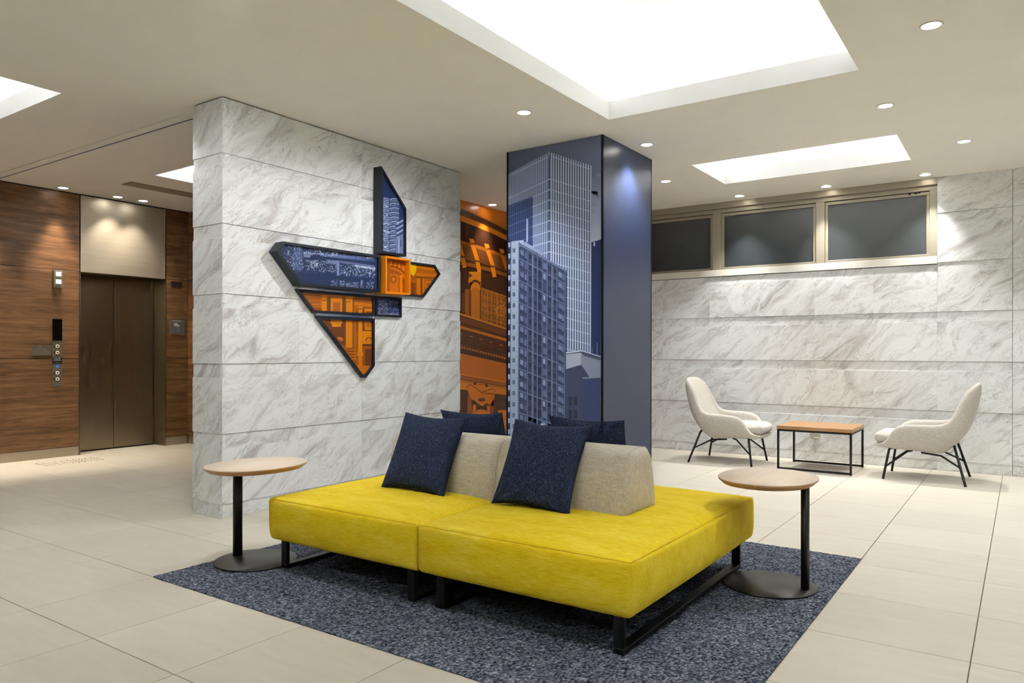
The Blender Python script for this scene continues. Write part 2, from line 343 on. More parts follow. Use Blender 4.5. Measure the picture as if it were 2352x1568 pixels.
def print_mat(name, rough=0.4, coat=0.0):
    m, nt, b = newmat(name); a = N(nt, 'ShaderNodeVertexColor', layer_name='Col')
    L(nt, a.outputs['Color'], b.inputs['Base Color']); b.inputs['Roughness'].default_value = rough; b.inputs['Coat Weight'].default_value = coat
    b.inputs['Coat Roughness'].default_value = 0.15
    return m
M_MARBLE = marble(); M_WALNUT = walnut(); M_TILE = stone_floor(); M_YEL = fabric_yellow()
M_CEIL = solid('ceiling_paint', (248, 246, 238), 0.9, var=0.01, bump=0.05); M_WHITE = solid('white_paint', (238, 238, 236), 0.85, var=0.01)
M_WALL = solid('beige_wall_paint', (228, 224, 214), 0.85, var=0.02); M_GROUT = solid('grey_grout', (104, 97, 82), 0.9)
M_JOINT = solid('joint_grey', (95, 92, 88), 0.9); M_DARKGAP = solid('dark_gap', (22, 15, 10), 0.9)  # M_JOINT: mid grey backing that shows between panels
M_LINEN = fabric_weave('grey_beige_linen', (176, 168, 152), (198, 191, 176), (216, 210, 197), 0.8)
M_SHELL = fabric_weave('light_grey_wool', (168, 164, 156), (194, 190, 183), (212, 209, 203), 1.1)
M_NAVY = fabric_tweed('navy_tweed', [(0.30, lin((8, 11, 22))), (0.45, lin((24, 32, 54))), (0.58, lin((44, 56, 84))), (0.72, lin((98, 112, 140)))])
M_RUG = None
M_BLACK = solid('black_powder_coat', (14, 14, 14), 0.42, spec=0.4, bump=0.05, bscale=900); M_BLACK2 = solid('black_steel_plate', (40, 40, 38), 0.38, spec=0.5)
M_STEEL = brushed('brushed_lift_steel', (150, 138, 118), 0.34, 'z'); M_STEEL_H = brushed('brushed_header_steel', (205, 198, 182), 0.48, 'y')
M_BASE = brushed('brushed_skirting_steel', (190, 180, 162), 0.4, 'z'); M_PLATE = brushed('grey_metal_plate', (128, 120, 106), 0.45, 'z', 0.55)
M_FRAME = solid('beige_window_aluminium', (170, 163, 146), 0.38, metal=0.3, var=0.01); M_SILL = solid('white_sill', (228, 228, 220), 0.5, var=0.01)
M_GASKET = solid('black_gasket', (25, 22, 16), 0.6)
M_OAKTOP = light_oak('pale_oak_top', (222, 203, 182), (230, 213, 194), 'y'); M_OAKEDGE = light_oak('oak_edge', (166, 122, 74), (190, 146, 96), 'y')
M_TEAK = light_oak('honey_oak_top', (146, 108, 70), (172, 134, 94), 'x', 0.4)
M_TRIMN = solid('navy_frame_paint', (24, 30, 44), 0.45); M_COLNAVY = solid('navy_satin_panel', (42, 56, 92), 0.34, metal=0.0, spec=0.7, var=0.02, coat=0.0)
M_COLEDGE = brushed('dark_edge_trim', (40, 46, 58), 0.3, 'z'); M_ORANGE = solid('orange_frame_paint', (232, 138, 8), 0.5, var=0.02)
M_PRINT = print_mat('satin_print', 0.42); M_PRINTG = print_mat('gloss_mural_print', 0.3, 0.2); M_GLASSPRINT = print_mat('framed_print', 0.3)
M_LENS = emit('downlight_lens_glow', (255, 248, 235), 14.0); M_RING = solid('white_trim_ring', (235, 232, 225), 0.4, var=0.01)
M_LED = emit('led_strip_glow', (245, 250, 255), 3.0)
M_LANT = emit('lantern_window_glow', (225, 220, 214), 0.7); M_SCREEN = solid('black_display_glass', (4, 4, 5), 0.08, var=0.0, coat=0.5)
M_BTN = solid('white_button_ring', (235, 225, 205), 0.35, var=0.01); M_INK = solid('black_ink', (18, 16, 14), 0.6); M_WINK = solid('white_ink', (235, 235, 232), 0.6, var=0.0)
M_BLUE = solid('blue_sticker', (30, 110, 200), 0.4, var=0.0); M_CHROME = brushed('polished_spacer', (215, 215, 215), 0.15, 'y')
def frosted():
    m, nt, b = newmat('frosted_night_glass'); tc = N(nt, 'ShaderNodeTexCoord')
    n = N(nt, 'ShaderNodeTexNoise', inp={'Scale': 1.2, 'Detail': 2.0}); L(nt, tc.outputs['Object'], n.inputs['Vector'])
    r = ramp(nt, n.outputs['Fac'], [(0.3, lin((44, 50, 54))), (0.7, lin((58, 66, 72)))]); L(nt, r.outputs[0], b.inputs['Base Color'])
    b.inputs['Roughness'].default_value = 0.36; b.inputs['Specular IOR Level'].default_value = 0.9
    b.inputs['Coat Weight'].default_value = 0.6; b.inputs['Coat Roughness'].default_value = 0.3
    return m
M_GLASS = frosted()

def uv_panel(name, axis, fixed, s0, s1, z0, z1, depth, mat, parent, c=0.0015):
    "cladding panel: axis 'x' = wall plane at Y=fixed running along X, faces -Y; axis 'y' = plane X=fixed running along Y, faces +X"
    m = MB()
    if axis == 'x': m.cbox(s0, s1, fixed, fixed + depth, z0, z1, c)
    else: m.cbox(fixed - depth, fixed, s0, s1, z0, z1, c)
    me = m.mesh(name); uvl = me.uv_layers.new(name='UVMap')
    co = me.vertices
    for lp in me.loops:
        p = co[lp.vertex_index].co; uvl.data[lp.index].uv = ((p.x if axis == 'x' else p.y), p.z)
    return mobj(name, me, mat, parent)

# ================================================================ ROOM SHELL
XL, XR, YB, YF, ZC = -8.92, 3.6, -3.4, 8.61, 3.0
fl = B('floor', XL - 0.35, XR, YB, YF + 0.1, -0.12, -0.004, M_GROUT); tag(fl, kind='structure')
GX, GY = -0.1663, 0.9313
tile_me = MB().cbox(-0.2980, 0.2980, -0.2980, 0.2980, -0.010, 0.0, 0.0012).mesh('floor_tile')
tile_me.materials.append(M_TILE)
cnt = 0
far_m = MB()
for i in range(-15, 7):
    for j in range(-8, 13):
        cx = GX + 0.6 * i + 0.3; cy = GY + 0.6 * j + 0.3
        if cx - .3 < XL - 0.3 or cx + .3 > XR or cy - .3 < YB or cy > YF - 0.02: continue
        fullx = cx - 0.3 > XL
        if cy + 0.3 > YF or not fullx:
            x0 = max(cx - .2980, XL - 0.30); y1 = min(cy + .2980, YF)
            far_m.cbox(x0, cx + .2980, cy - .2980, y1, -0.010, 0.0, 0.0012); continue
        d = -cx * math.sin(.6052) + cy * math.cos(.6052); l = cx * math.cos(.6052) + cy * math.sin(.6052)
        if d > 0.9 and abs(l) < d * 0.69 + 0.75 and cnt < 298:
            o = bpy.data.objects.new('floor_tile', tile_me); COL.objects.link(o); o.location = (cx, cy, 0); o.parent = fl; cnt += 1
        else: far_m.cbox(cx - .2980, cx + .2980, cy - .2980, cy + .2980, -0.010, 0.0, 0.0012)
o = far_m.build('floor_tile_margin', M_TILE, fl, fix=False); o['kind'] = 'stuff'

# ceiling with holes for the recesses
xs = sorted({XL - 0.01, XR + 0.01} | {v for r in RECESS.values() for v in r[:2]} | {-5.3})
ys = sorted({YB - 0.01, YF + 0.06, 8.0, 3.218, 3.329} | {v for r in RECESS.values() for v in r[2:]})
m = MB()
def in_recess(x, y):
    return any(r[0] < x < r[1] and r[2] < y < r[3] for r in RECESS.values())
for a, b_ in zip(xs, xs[1:]):
    for c, d in zip(ys, ys[1:]):
        mx_, my_ = (a + b_) / 2, (c + d) / 2
        if in_recess(mx_, my_): continue
        if 3.218 < my_ < 3.329 and mx_ < -5.3: continue
        m.add([(a, c, ceil_z(c)), (b_, c, ceil_z(c)), (b_, d, ceil_z(d)), (a, d, ceil_z(d))], [(0, 3, 2, 1)])
ceiling = m.build('ceiling', M_CEIL, fix=False); tag(ceiling, kind='structure')
# shutter slot across the hall ceiling
B('slot_rail', XL, -5.02, 3.222, 3.262, 2.996, 3.010, M_CEIL, ceiling, 0.002)
B('slot_cover', XL, -5.02, 3.2625, 3.323, 3.004, 3.014, M_CEIL, ceiling, 0.001)
B('slot_back', XL, -5.02, 3.21, 3.34, 3.016, 3.03, M_JOINT, ceiling)
for k, (x0, x1, y0, y1) in RECESS.items():
    big = k in ('big', 'fill_east', 'fill_rear'); zt = 3.56 if big else 3.34; e = 0.20; t = 0.015
    m = MB()
    # lip: thin upstand ring around the opening
    m.box(x0 - t, x0, y0 - t, y1 + t, ZC + .001, 3.142).box(x1, x1 + t, y0 - t, y1 + t, ZC + .001, 3.142)
    m.box(x0, x1, y0 - t, y0, ZC + .001, 3.142).box(x0, x1, y1, y1 + t, ZC + .001, 3.142)
    m.build('recess_lip', M_WHITE, ceiling)
    m = MB()
    q = [(x0 - e, y0 - e), (x1 + e, y0 - e), (x1 + e, y1 + e), (x0 - e, y1 + e)]; qi = [(x0 - t, y0 - t), (x1 + t, y0 - t), (x1 + t, y1 + t), (x0 - t, y1 + t)]
    for i in range(4):
        a, b_ = q[i], q[(i + 1) % 4]; ai, bi = qi[i], qi[(i + 1) % 4]
        m.add([(*a, 3.09), (*b_, 3.09), (*bi, 3.09), (*ai, 3.09)], [(0, 1, 2, 3)])
        # outer wall and curved cornice up to the upper ceiling
        prof = [(0.0, 3.09), (0.0, zt - 0.12), (0.012, zt - 0.06), (0.04, zt - 0.02), (0.10, zt)]
        cx, cy = (x0 + x1) / 2, (y0 + y1) / 2
        def inset(p, s): return (p[0] + math.copysign(s, cx - p[0]), p[1] + math.copysign(s, cy - p[1]))
        for (s0, z0), (s1, z1) in zip(prof, prof[1:]):
            m.add([(*inset(a, s0), z0), (*inset(b_, s0), z0), (*inset(b_, s1), z1), (*inset(a, s1), z1)], [(0, 1, 2, 3)], True)
    i4 = [(x0 - e + .1, y0 - e + .1), (x1 + e - .1, y0 - e + .1), (x1 + e - .1, y1 + e - .1), (x0 - e + .1, y1 + e - .1)]
    m.add([(*p, zt) for p in i4], [(0, 1, 2, 3)])
    m.build('recess_cove', M_WHITE, ceiling, fix=False)
# diffuser slot in the lift hall ceiling
m = MB().box(-8.04, -7.82, 4.17, 5.42, 2.9975, 3.002); m.build('diffuser_slot', solid('taupe_diffuser', (150, 138, 116), 0.7), ceiling)
m = MB()
for i in range(3): m.box(-8.03 + i * .068, -8.03 + i * .068 + .060, 4.18, 5.41, 2.992, 2.9975)
m.build('diffuser_blade', solid('taupe_blade', (158, 146, 124), 0.7), ceiling)

# ---------------- far wall (marble courses + windows)
wf = struct('wall_far')
B('backing', -5.7, -0.721, YF + 0.020, YF + 0.25, 0, 2.10, M_JOINT, wf); B('backing', -0.721, XR, YF + 0.020, YF + 0.25, 0, 3.05, M_JOINT, wf)
B('backing', -5.7, -0.721, YF + 0.12, YF + 0.25, 2.10, 3.05, M_JOINT, wf)
courses = []
for k in range(6):
    courses.append((0.5 * k, 0.5 * k + 0.1, 1))        # narrow, recessed
    courses.append((0.5 * k + 0.1, 0.5 * k + 0.5, 0))  # wide, proud
def clad(axis, fixed, cols, mat, parent, zmax, name='marble_panel'):
    for z0, z1, rec in courses:
        if z0 >= zmax - 0.01: continue
        z1 = min(z1, zmax); off = 0.007 if rec else 0.0
        i = 0
        while i < len(cols) - 1:
            j = i + 1
            if len(cols) > 3 and random.random() < 0.22 and j < len(cols) - 1: j += 1
            f = fixed + off if axis == 'x' else fixed - off
            top = z1 - (0.0008 if rec else 0.0004); bot = z0 + (0.0 if rec else 0.0010)
            uv_panel(name, axis, f, cols[i] + .0004, cols[j] - .0004, bot, top, 0.018, mat, parent, 0.0008)
            i = j
colsA = [-0.713 - 0.594 * k for k in range(8, -1, -1)]; colsA[0] = -5.50; colsA[-1] = -0.721
clad('x', YF, colsA, M_MARBLE, wf, 2.083)
clad('x', YF, [-0.721, -0.0895], M_MARBLE, wf, 2.99)
clad('x', YF - 0.004, [-0.087, 0.51, 1.104, 1.7], M_MARBLE, wf, 2.99)
B('wall_face', 1.7, XR, YF, YF + 0.02, 0, 3.0, M_WALL, wf)
# windows
wt = struct('trim_1')
B('window_sill', -5.50, -0.721, YF - 0.006, YF + 0.10, 2.090, 2.166, M_SILL, wt, 0.002)
B('blind_pelmet', -5.50, -0.721, YF - 0.002, YF + 0.10, 2.895, 2.972, M_FRAME, wt, 0.003)
B('head_reveal', -5.50, -0.721, YF + 0.03, YF + 0.10, 2.845, 2.895, M_FRAME, wt, 0.002)
B('jamb_trim', -0.790, -0.722, YF + 0.02, YF + 0.10, 2.166, 2.85, M_FRAME, wt, 0.002)
B('mullion', -3.062, -2.962, YF + 0.025, YF + 0.10, 2.166, 2.845, M_FRAME, wt, 0.003)
B('mullion', -1.892, -1.800, YF + 0.025, YF + 0.10, 2.166, 2.845, M_FRAME, wt, 0.003)
B('mullion', -4.24, -4.14, YF + 0.025, YF + 0.10, 2.166, 2.845, M_FRAME, wt, 0.003)
for n, (a, b_) in enumerate([(-4.138, -3.064), (-2.960, -1.894), (-1.798, -0.792)]):
    wn = struct('window_%d' % (n + 1)); y0, y1 = YF + 0.045, YF + 0.085; fw = 0.030
    m = MB(); m.cbox(a, b_, y0, y1, 2.168, 2.168 + fw, .002).cbox(a, b_, y0, y1, 2.805, 2.838, .002)
    m.cbox(a, a + fw, y0, y1, 2.168 + fw, 2.805, .002).cbox(b_ - fw, b_, y0, y1, 2.168 + fw, 2.805, .002)
    m.build('sash_frame', M_FRAME, wn)
    B('gasket', a + 0.01, b_ - 0.01, y0 + 0.004, y1, 2.838, 2.845, M_GASKET, wn)
    m = MB().box(a + fw, b_ - fw, y0 + 0.022, y0 + 0.030, 2.168 + fw, 2.805); m.build('pane', M_GLASS, wn)
    if n == 2:
        m = MB().box(-0.985, -0.965, y0 - 0.006, y0, 2.822, 2.838).box(-0.93, -0.905, y0 - 0.006, y0, 2.824, 2.838).box(-0.895, -0.875, y0 - .006, y0, 2.828, 2.838)
        m.build('catch', M_GASKET, wn)

# ---------------- marble pier
PX, PY0, PY1, PXL = -4.6735, 3.1435, 5.8385, -5.0376
wp = struct('wall_pier')
B('core', PXL + 0.02, PX - 0.02, PY0 + 0.02, PY1, 0, 3.0, M_JOINT, wp)
pc = [PY0 + 0.001, PY0 + 0.674, PY0 + 1.348, PY0 + 2.022, PY1]
clad('y', PX, pc, M_MARBLE, wp, 2.992)
clad('x', PY0, [PXL, PX - 0.001], M_MARBLE, wp, 2.992)

# ---------------- walnut wall, lift, hall end wall
wl = struct('wall_left'); DY0, DY1, DZ = 4.170, 5.190, 2.105
B('backing', XL - 0.35, XL - 0.022, YB, DY0 - 0.01, 0, 3.02, M_DARKGAP, wl); B('backing', XL - 0.35, XL - 0.022, DY1 + 0.01, 5.60, 0, 3.02, M_DARKGAP, wl)
B('backing', XL - 0.35, XL - 0.022, DY0 - 0.01, DY1 + 0.01, DZ + 0.01, 3.02, M_DARKGAP, wl); B('backing', XL - 0.50, XL - 0.32, DY0 - .1, DY1 + .1, 0, DZ + .05, M_DARKGAP, wl)
rows = [(0.108, 1.104), (1.110, 2.104), (2.110, 2.990)]
for z0, z1 in rows:
    for a, b_ in ((YB, -0.6), (-0.594, 1.8), (1.806, DY0 - 0.012), (DY1 + 0.014, 5.50)):
        uv_panel('walnut_panel', 'y', XL, a, b_, z0, z1, 0.022, M_WALNUT, wl, 0.0012)
bl = struct('baseboard_left'); B('skirting', XL - 0.022, XL - 0.004, YB, DY0 - 0.012, 0, 0.103, M_BASE, bl, 0.001); B('skirting', XL - 0.022, XL - 0.004, DY1 + 0.014, 5.50, 0, 0.103, M_BASE, bl, 0.001)
we = struct('wall_hall_end')
B('backing', XL, PXL - 0.0, 5.522, 5.70, 0, 3.02, M_DARKGAP, we)
for z0, z1 in rows:
    for a, b_ in ((XL, -7.72), (-7.714, -6.5), (-6.494, PXL)):
        uv_panel('walnut_panel', 'x', 5.50, a, b_, z0, z1, 0.022, M_WALNUT, we, 0.0012)
be = struct('baseboard_hall_end'); B('skirting', XL, PXL, 5.504, 5.522, 0, 0.103, M_BASE, be, 0.001)
# lift: steel surround, header panel and two door leaves
lift = thing('lift_entrance', 'brushed steel lift entrance with closed double doors in the walnut wall', 'lift', (XL, (DY0 + DY1) / 2, 0))
def LB(name, x0, x1, y0, y1, z0, z1, mat, c=0.001, par=None):
    cy = (DY0 + DY1) / 2
    return B(name, x0, x1, y0 - cy, y1 - cy, z0, z1, mat, par or lift, c)
LB('header_panel', -0.02, 0.004, DY0, DY1 - 0.012, DZ, 2.985, M_STEEL_H)
LB('header_trim', -0.02, 0.008, DY1 - 0.012, DY1, DZ, 2.985, M_BASE)
LB('jamb', -0.30, 0.004, DY0 - 0.010, DY0, 0, DZ, M_STEEL); LB('jamb', -0.275, 0.004, DY1, DY1 + 0.012, 0, DZ, M_STEEL)
LB('head_soffit', -0.30, -0.02, DY0, DY1, DZ - 0.002, DZ + 0.02, M_STEEL)
LB('door_leaf', -0.295, -0.272, DY0 + 0.002, 4.6840, 0.012, DZ - 0.004, M_STEEL); LB('door_leaf', -0.295, -0.272, 4.6895, DY1 - 0.003, 0.012, DZ - 0.004, M_STEEL)
LB('door_sill', -0.295, -0.262, DY0, DY1, 0.0, 0.006, M_DARKGAP, 0.0005)
# hall lantern
cyo = 3.92
lan = thing('hall_lantern', 'grey wall lantern plate with two glowing windows beside the lift', 'lamp', (XL, cyo, 1.90))
B('back_plate', 0.0, 0.030, -0.048, 0.048, 0, 0.20, M_PLATE, lan, 0.002)
for zz in (0.045, 0.130):
    B('glow_window', 0.027, 0.042, -0.026, 0.028, zz, zz + 0.048, M_LANT, lan, 0.002)
# call panel
cp = thing('lift_call_panel', 'tall steel lift call panel with black display and four round buttons', 'control panel', (XL, cyo, 0.80))
B('face_plate', 0.0, 0.008, -0.050, 0.050, 0, 0.510, M_PLATE, cp, 0.001)
B('display', 0.004, 0.012, -0.050, 0.050, 0.510, 0.752, M_SCREEN, cp, 0.001)
def text_mesh(txt, size, mat, parent, loc, name='lettering', align='CENTER'):
    "flat lettering facing +X"
    c = bpy.data.curves.new('t', 'FONT'); c.body = txt; c.size = size; c.align_x = align; c.space_line = 0.95; c.extrude = 0.0002
    o = bpy.data.objects.new('t', c); COL.objects.link(o)
    dg = bpy.context.evaluated_depsgraph_get(); dg.update()
    me = bpy.data.meshes.new_from_object(o.evaluated_get(dg)); bpy.data.objects.remove(o)
    me.transform(Matrix(((0, 0, 1, 0), (1, 0, 0, 0), (0, 1, 0, 0), (0, 0, 0, 1)))); me.materials.clear()
    p = mobj(name, me, mat, parent); p.location = loc; return p
def disc(parent, name, r0, r1, y, z, x0, x1, mat, n=20):
    m = MB(); vs = []; fs = []
    for r, x in ((r0, x0), (r0, x1), (r1, x1), (r1, x0)):
        vs += [(x, y + r * math.cos(2 * PI * k / n), z + r * math.sin(2 * PI * k / n)) for k in range(n)]
    for a in range(3): fs += [(a * n + k, a * n + (k + 1) % n, (a + 1) * n + (k + 1) % n, (a + 1) * n + k) for k in range(n)]
    m.add(vs, fs, True); return m.build(name, mat, parent)
def arrow(parent, y, z, up):
    s = 1 if up else -1
    MB().prism([(y - .0022, z - .006 * s), (y + .0022, z - .006 * s), (y + .0022, z + .001 * s), (y + .006, z + .001 * s), (y, z + .008 * s), (y - .006, z + .001 * s), (y - .0022, z + .001 * s)],
               lambda a, b_, d: (d, a, b_), .0105, .0115).build('arrow_mark', M_INK, parent)
for zz, up in ((0.447, True), (0.377, False), (0.148, True), (0.078, False)):
    bt = disc(cp, 'button', 0.019, 0.010, 0.001, zz, 0.006, 0.013, M_BTN); disc(cp, 'button_face', 0.0105, 0.0001, 0.001, zz, 0.006, 0.0095, M_PLATE)
    arrow(cp, 0.001, zz, up); B('braille_tab', 0.007, 0.0095, -0.038, -0.022, zz - 0.009, zz + 0.009, M_INK, cp, 0.0005)
B('warning_sticker', 0.007, 0.0092, -0.050, 0.050, 0.245, 0.328, M_INK, cp, 0.0003)
text_mesh('In case of Fire\ndo not use\nthe elevators', 0.0145, M_WINK, cp, (0.0095, 0.0, 0.312))
m = MB()
for k in range(2):
    for q in range(9):
        m.box(.0092, .0096, -.027 + q * .0062, -.0228 + q * .0062, .262 - k * .007, .2655 - k * .007)
m.build('small_print', M_PLATE, cp)
st = B('access_sticker', 0.007, 0.0090, -0.021, 0.021, 0.208, 0.243, M_BLUE, cp, 0.0003)
m = MB().tube([(.0093, -.002, .237), (.0093, -.002, .2365)], .0022, 8)
m.tube([(.0092, -.002, .234), (.0092, -.001, .224), (.0092, .006, .224), (.0092, .009, .216), (.0092, .0125, .216)], .0011, 6).tube([(.0092, -.002, .230), (.0092, .005, .230)], .0009, 6)
m.tube([(.0092, -.004 + .0085 * math.cos(a), .2205 + .0075 * math.sin(a)) for a in [PI * .62 + k * .32 for k in range(14)]], .001, 6)
m.build('wheelchair_symbol', M_WINK, cp)
for zz in (0.340, 0.050):
    m = MB()
    for q in range(5): m.box(.008, .0086, -.020 + q * .009, -.0135 + q * .009, zz, zz + .009)
    m.build('engraved_mark', M_INK, cp)
# small plates
pq = thing('notice_plaque', 'small engraved metal plaque left of the lift call panel', 'plaque', (XL, 3.757, 1.144))
B('plate', 0, 0.006, -0.093, 0.093, 0, 0.110, M_PLATE, pq, 0.001)
m = MB().box(.004, .0075, -.093, .093, .107, .110).box(.004, .0075, -.093, .093, 0, .003).box(.004, .0075, -.093, -.090, 0, .11).box(.004, .0075, .090, .093, 0, .11); m.build('rim', M_BASE, pq)
m = MB()
for r, (y0, y1) in enumerate(((-.03, 0), (-.055, .055), (-.07, .05), (-.07, .06), (-.075, .075), (-.072, .06))):
    y = y0
    while y < y1 - .008:
        wd = random.uniform(.012, .028); m.box(.006, .0068, y, min(y + wd, y1), .090 - r * .0145, .0945 - r * .0145); y += wd + .006
m.build('engraved_line', M_BASE, pq)
ev = thing('evacuation_plan', 'square grey evacuation plan plate right of the lift doors', 'sign', (XL, 5.352, 1.405))
B('plate', 0, 0.010, -0.098, 0.098, 0, 0.195, solid('slate_grey_plate', (92, 96, 94), 0.45), ev, 0.001)
m = MB()
y = -.080
while y < .044: wd = random.uniform(.010, .022); m.box(.010, .0106, y, y + wd, .172, .180); y += wd + .003
m.box(.010, .0106, -.046, -.002, .128, .150).box(.010, .0106, -.046, .024, .108, .128)
m.box(.010, .0104, .000, .002, .042, .108).box(.010, .0104, .022, .024, .035, .108).box(.010, .0104, -.04, .002, .040, .042).box(.010, .0104, .022, .045, .033, .035)
m.build('plan_drawing', solid('pale_plan_ink', (178, 180, 172), 0.6), ev)
sn = thing('braille_sign', 'dark bronze low-relief sign plate above the evacuation plan', 'sign', (XL, 5.345, 2.000))
B('plate', 0, 0.004, -0.075, 0.075, 0, 0.085, solid('dark_bronze', (52, 38, 28), 0.5), sn, 0.001)
m = MB()
for r in range(3):
    for q in range(9):
        if (q * 7 + r * 5) % 4: m.box(.004, .006, -.062 + q * .014, -.055 + q * .014, .02 + r * .02, .028 + r * .02)
m.build('raised_mark', M_INK, sn)
# tactile studs in front of the lift
tp = thing('tactile_studs', 'rectangle of small metal tactile studs on the floor before the lift', 'tactile paving', (-8.445, 3.845, 0))
stud = MB().lathe([(0.012, 0.0), (0.0115, 0.003), (0.0085, 0.0048), (0.0, 0.005)], 10).mesh('stud'); stud.materials.append(brushed('stud_steel', (205, 200, 190), 0.25))
for i in range(5):
    for j in range(10):
        o = bpy.data.objects.new('stud', stud); COL.objects.link(o); o.parent = tp; o.location = (-.130 + .065 * i, -.277 + .0615 * j, 0)

# ---------------- remaining walls (out of the picture)
wm = struct('wall_mural'); B('mural_wall', -5.70, -5.515, 5.84, YF + .02, 0, 3.02, M_WALL, wm)
B('mural_return', -5.70, PXL + .02, 5.70, 5.84, 0, 3.02, M_WALL, wm)
wr = struct('wall_right'); B('wall_face', XR, XR + .1, YB, YF + .2, 0, 3.02, M_WALL, wr)
wb = struct('wall_back'); B('wall_face', XL, XR, YB - .1, YB, 0, 3.02, M_WALL, wb)

# ================================================================ PRINTS (flat, layered polygons in the print's own rectified grid)
def homog(src, dst):
    A = []; bb = []
    for (x, y), (u, v) in zip(src, dst):
        A.append([x, y, 1, 0, 0, 0, -u * x, -u * y]); bb.append(u); A.append([0, 0, 0, x, y, 1, -v * x, -v * y]); bb.append(v)
    h = np.linalg.solve(np.array(A, float), np.array(bb, float)); return np.append(h, 1).reshape(3, 3)
class Print:
    def __init__(s, Wd, Hd, dst): s.M = homog([(0, 0), (Wd, 0), (Wd, Hd), (0, Hd)], dst); s.polys = []; s.clip = None
    def map(s, x, y): q = s.M @ np.array([x, y, 1.0]); return (q[0] / q[2], q[1] / q[2])
    def add(s, pts, col, layer=1):
        cs = col if isinstance(col, list) else [col] * len(pts)
        s.polys.append(([s.map(*p) for p in pts], [lin(c) for c in cs], layer)); return s
    def rect(s, x0, y0, x1, y1, col, layer=1): return s.add([(x0, y0), (x1, y0), (x1, y1), (x0, y1)], col, layer)
    def line(s, x0, y0, x1, y1, w_, col, layer=1):
        d = math.hypot(x1 - x0, y1 - y0) or 1; nx, ny = -(y1 - y0) / d * w_ / 2, (x1 - x0) / d * w_ / 2
        return s.add([(x0 + nx, y0 + ny), (x1 + nx, y1 + ny), (x1 - nx, y1 - ny), (x0 - nx, y0 - ny)], col, layer)
    def clip_to(s, poly):
        "Sutherland-Hodgman clip (convex poly, plane coordinates)"
        area_ = sum(poly[i][0] * poly[(i + 1) % len(poly)][1] - poly[(i + 1) % len(poly)][0] * poly[i][1] for i in range(len(poly)))
        sg = 1 if area_ > 0 else -1; out = []
        for pts, cs, ly in s.polys:
            P = [(*p, *c) for p, c in zip(pts, cs)]
            for i in range(len(poly)):
                a, b_ = poly[i], poly[(i + 1) % len(poly)]; Q = []
                ins = lambda p: sg * ((b_[0] - a[0]) * (p[1] - a[1]) - (b_[1] - a[1]) * (p[0] - a[0]))
                for k in range(len(P)):
                    p, q = P[k], P[(k + 1) % len(P)]; dp, dq = ins(p), ins(q)
                    if dp >= 0: Q.append(p)
                    if (dp >= 0) != (dq >= 0):
                        t = dp / (dp - dq); Q.append(tuple(p[n] + (q[n] - p[n]) * t for n in range(len(p))))
                P = Q
                if len(P) < 3: break
            if len(P) >= 3: out.append(([p[:2] for p in P], [tuple(p[2:]) for p in P], ly))
        s.polys = out; return s
    def build(s, name, f, mat, parent, step=0.00018, gain=1.0):
        vs = []; fs = []; cols = []
        for pts, cs, ly in s.polys:
            n = len(vs); vs += [f(a, b_, ly * step) for a, b_ in pts]; fs.append(tuple(range(n, n + len(pts)))); cols += cs
        me = bpy.data.meshes.new(name); me.from_pydata(vs, [], fs)
        ca = me.color_attributes.new('Col', 'FLOAT_COLOR', 'CORNER')
        for lp in me.loops: q = cols[lp.vertex_index]; ca.data[lp.index].color = tuple(v * min(gain, .82 / max(max(q[:3]), .01)) for v in q[:3]) + (1,)
        me.update(); return mobj(name, me, mat, parent)
rnd = random.Random(11)
def jit(c, a=12): d = rnd.uniform(-a, a); return tuple(max(0, min(255, v + d)) for v in c)

# ---------------- navy column with the tower print
CX0, CX1, CY0, CY1 = -3.860, -2.878, 5.488, 6.471
colm = thing('clad_column', 'square navy column printed with a tower block photograph beside the marble pier', 'column', ((CX0 + CX1) / 2, (CY0 + CY1) / 2, 0))
ox, oy = -(CX0 + CX1) / 2, -(CY0 + CY1) / 2
B('core', CX0 + .008 + ox, CX1 - .008 + ox, CY0 + .008 + oy, CY1 - .008 + oy, 0, 2.999, M_TRIMN, colm)
for a in (CX0, CX1 - .019):
    for b_ in (CY0, CY1 - .019):
        B('corner_trim', a + ox, a + .019 + ox, b_ + oy, b_ + .019 + oy, 0, 2.998, M_COLEDGE, colm, 0.002)
B('side_panel', CX1 - .012 + ox, CX1 - .002 + ox, CY0 + .019 + oy, CY1 - .019 + oy, 0, 2.998, M_COLNAVY, colm)
B('side_panel', CX0 + .002 + ox, CX0 + .012 + ox, CY0 + .019 + oy, CY1 - .019 + oy, 0, 2.998, M_COLNAVY, colm)
B('side_panel', CX0 + .019 + ox, CX1 - .019 + ox, CY1 - .012 + oy, CY1 - .002 + oy, 0, 2.998, M_COLNAVY, colm)
P = Print(1053, 1568, [(-3.8945, 3.0824), (-2.8536, 2.9143), (-2.8556, 1.65), (-3.8969, 1.6962)])
sky0, sky1, sky2 = (90, 97, 124), (100, 108, 138), (168, 184, 214)
P.add([(0, -100), (1100, -100), (1100, 300), (0, 300)], [sky0, sky1, (100, 110, 144), (70, 78, 106)], 0)
P.add([(0, 300), (1100, 300), (1100, 1000), (0, 1000)], [(70, 78, 106), (100, 110, 144), sky2, (80, 92, 125)], 0)
P.add([(0, 1000), (1100, 1000), (1100, 5200), (0, 5200)], [(80, 92, 125), sky2, (30, 40, 66), (30, 40, 66)], 0)
for k in range(9):
    x = 915 + rnd.random() * 80; y = 280 + rnd.random() * 420; P.add([(x - 30, y), (x, y - 22), (x + 40, y - 5), (x + 10, y + 26)], jit((120, 132, 166), 14), 1)
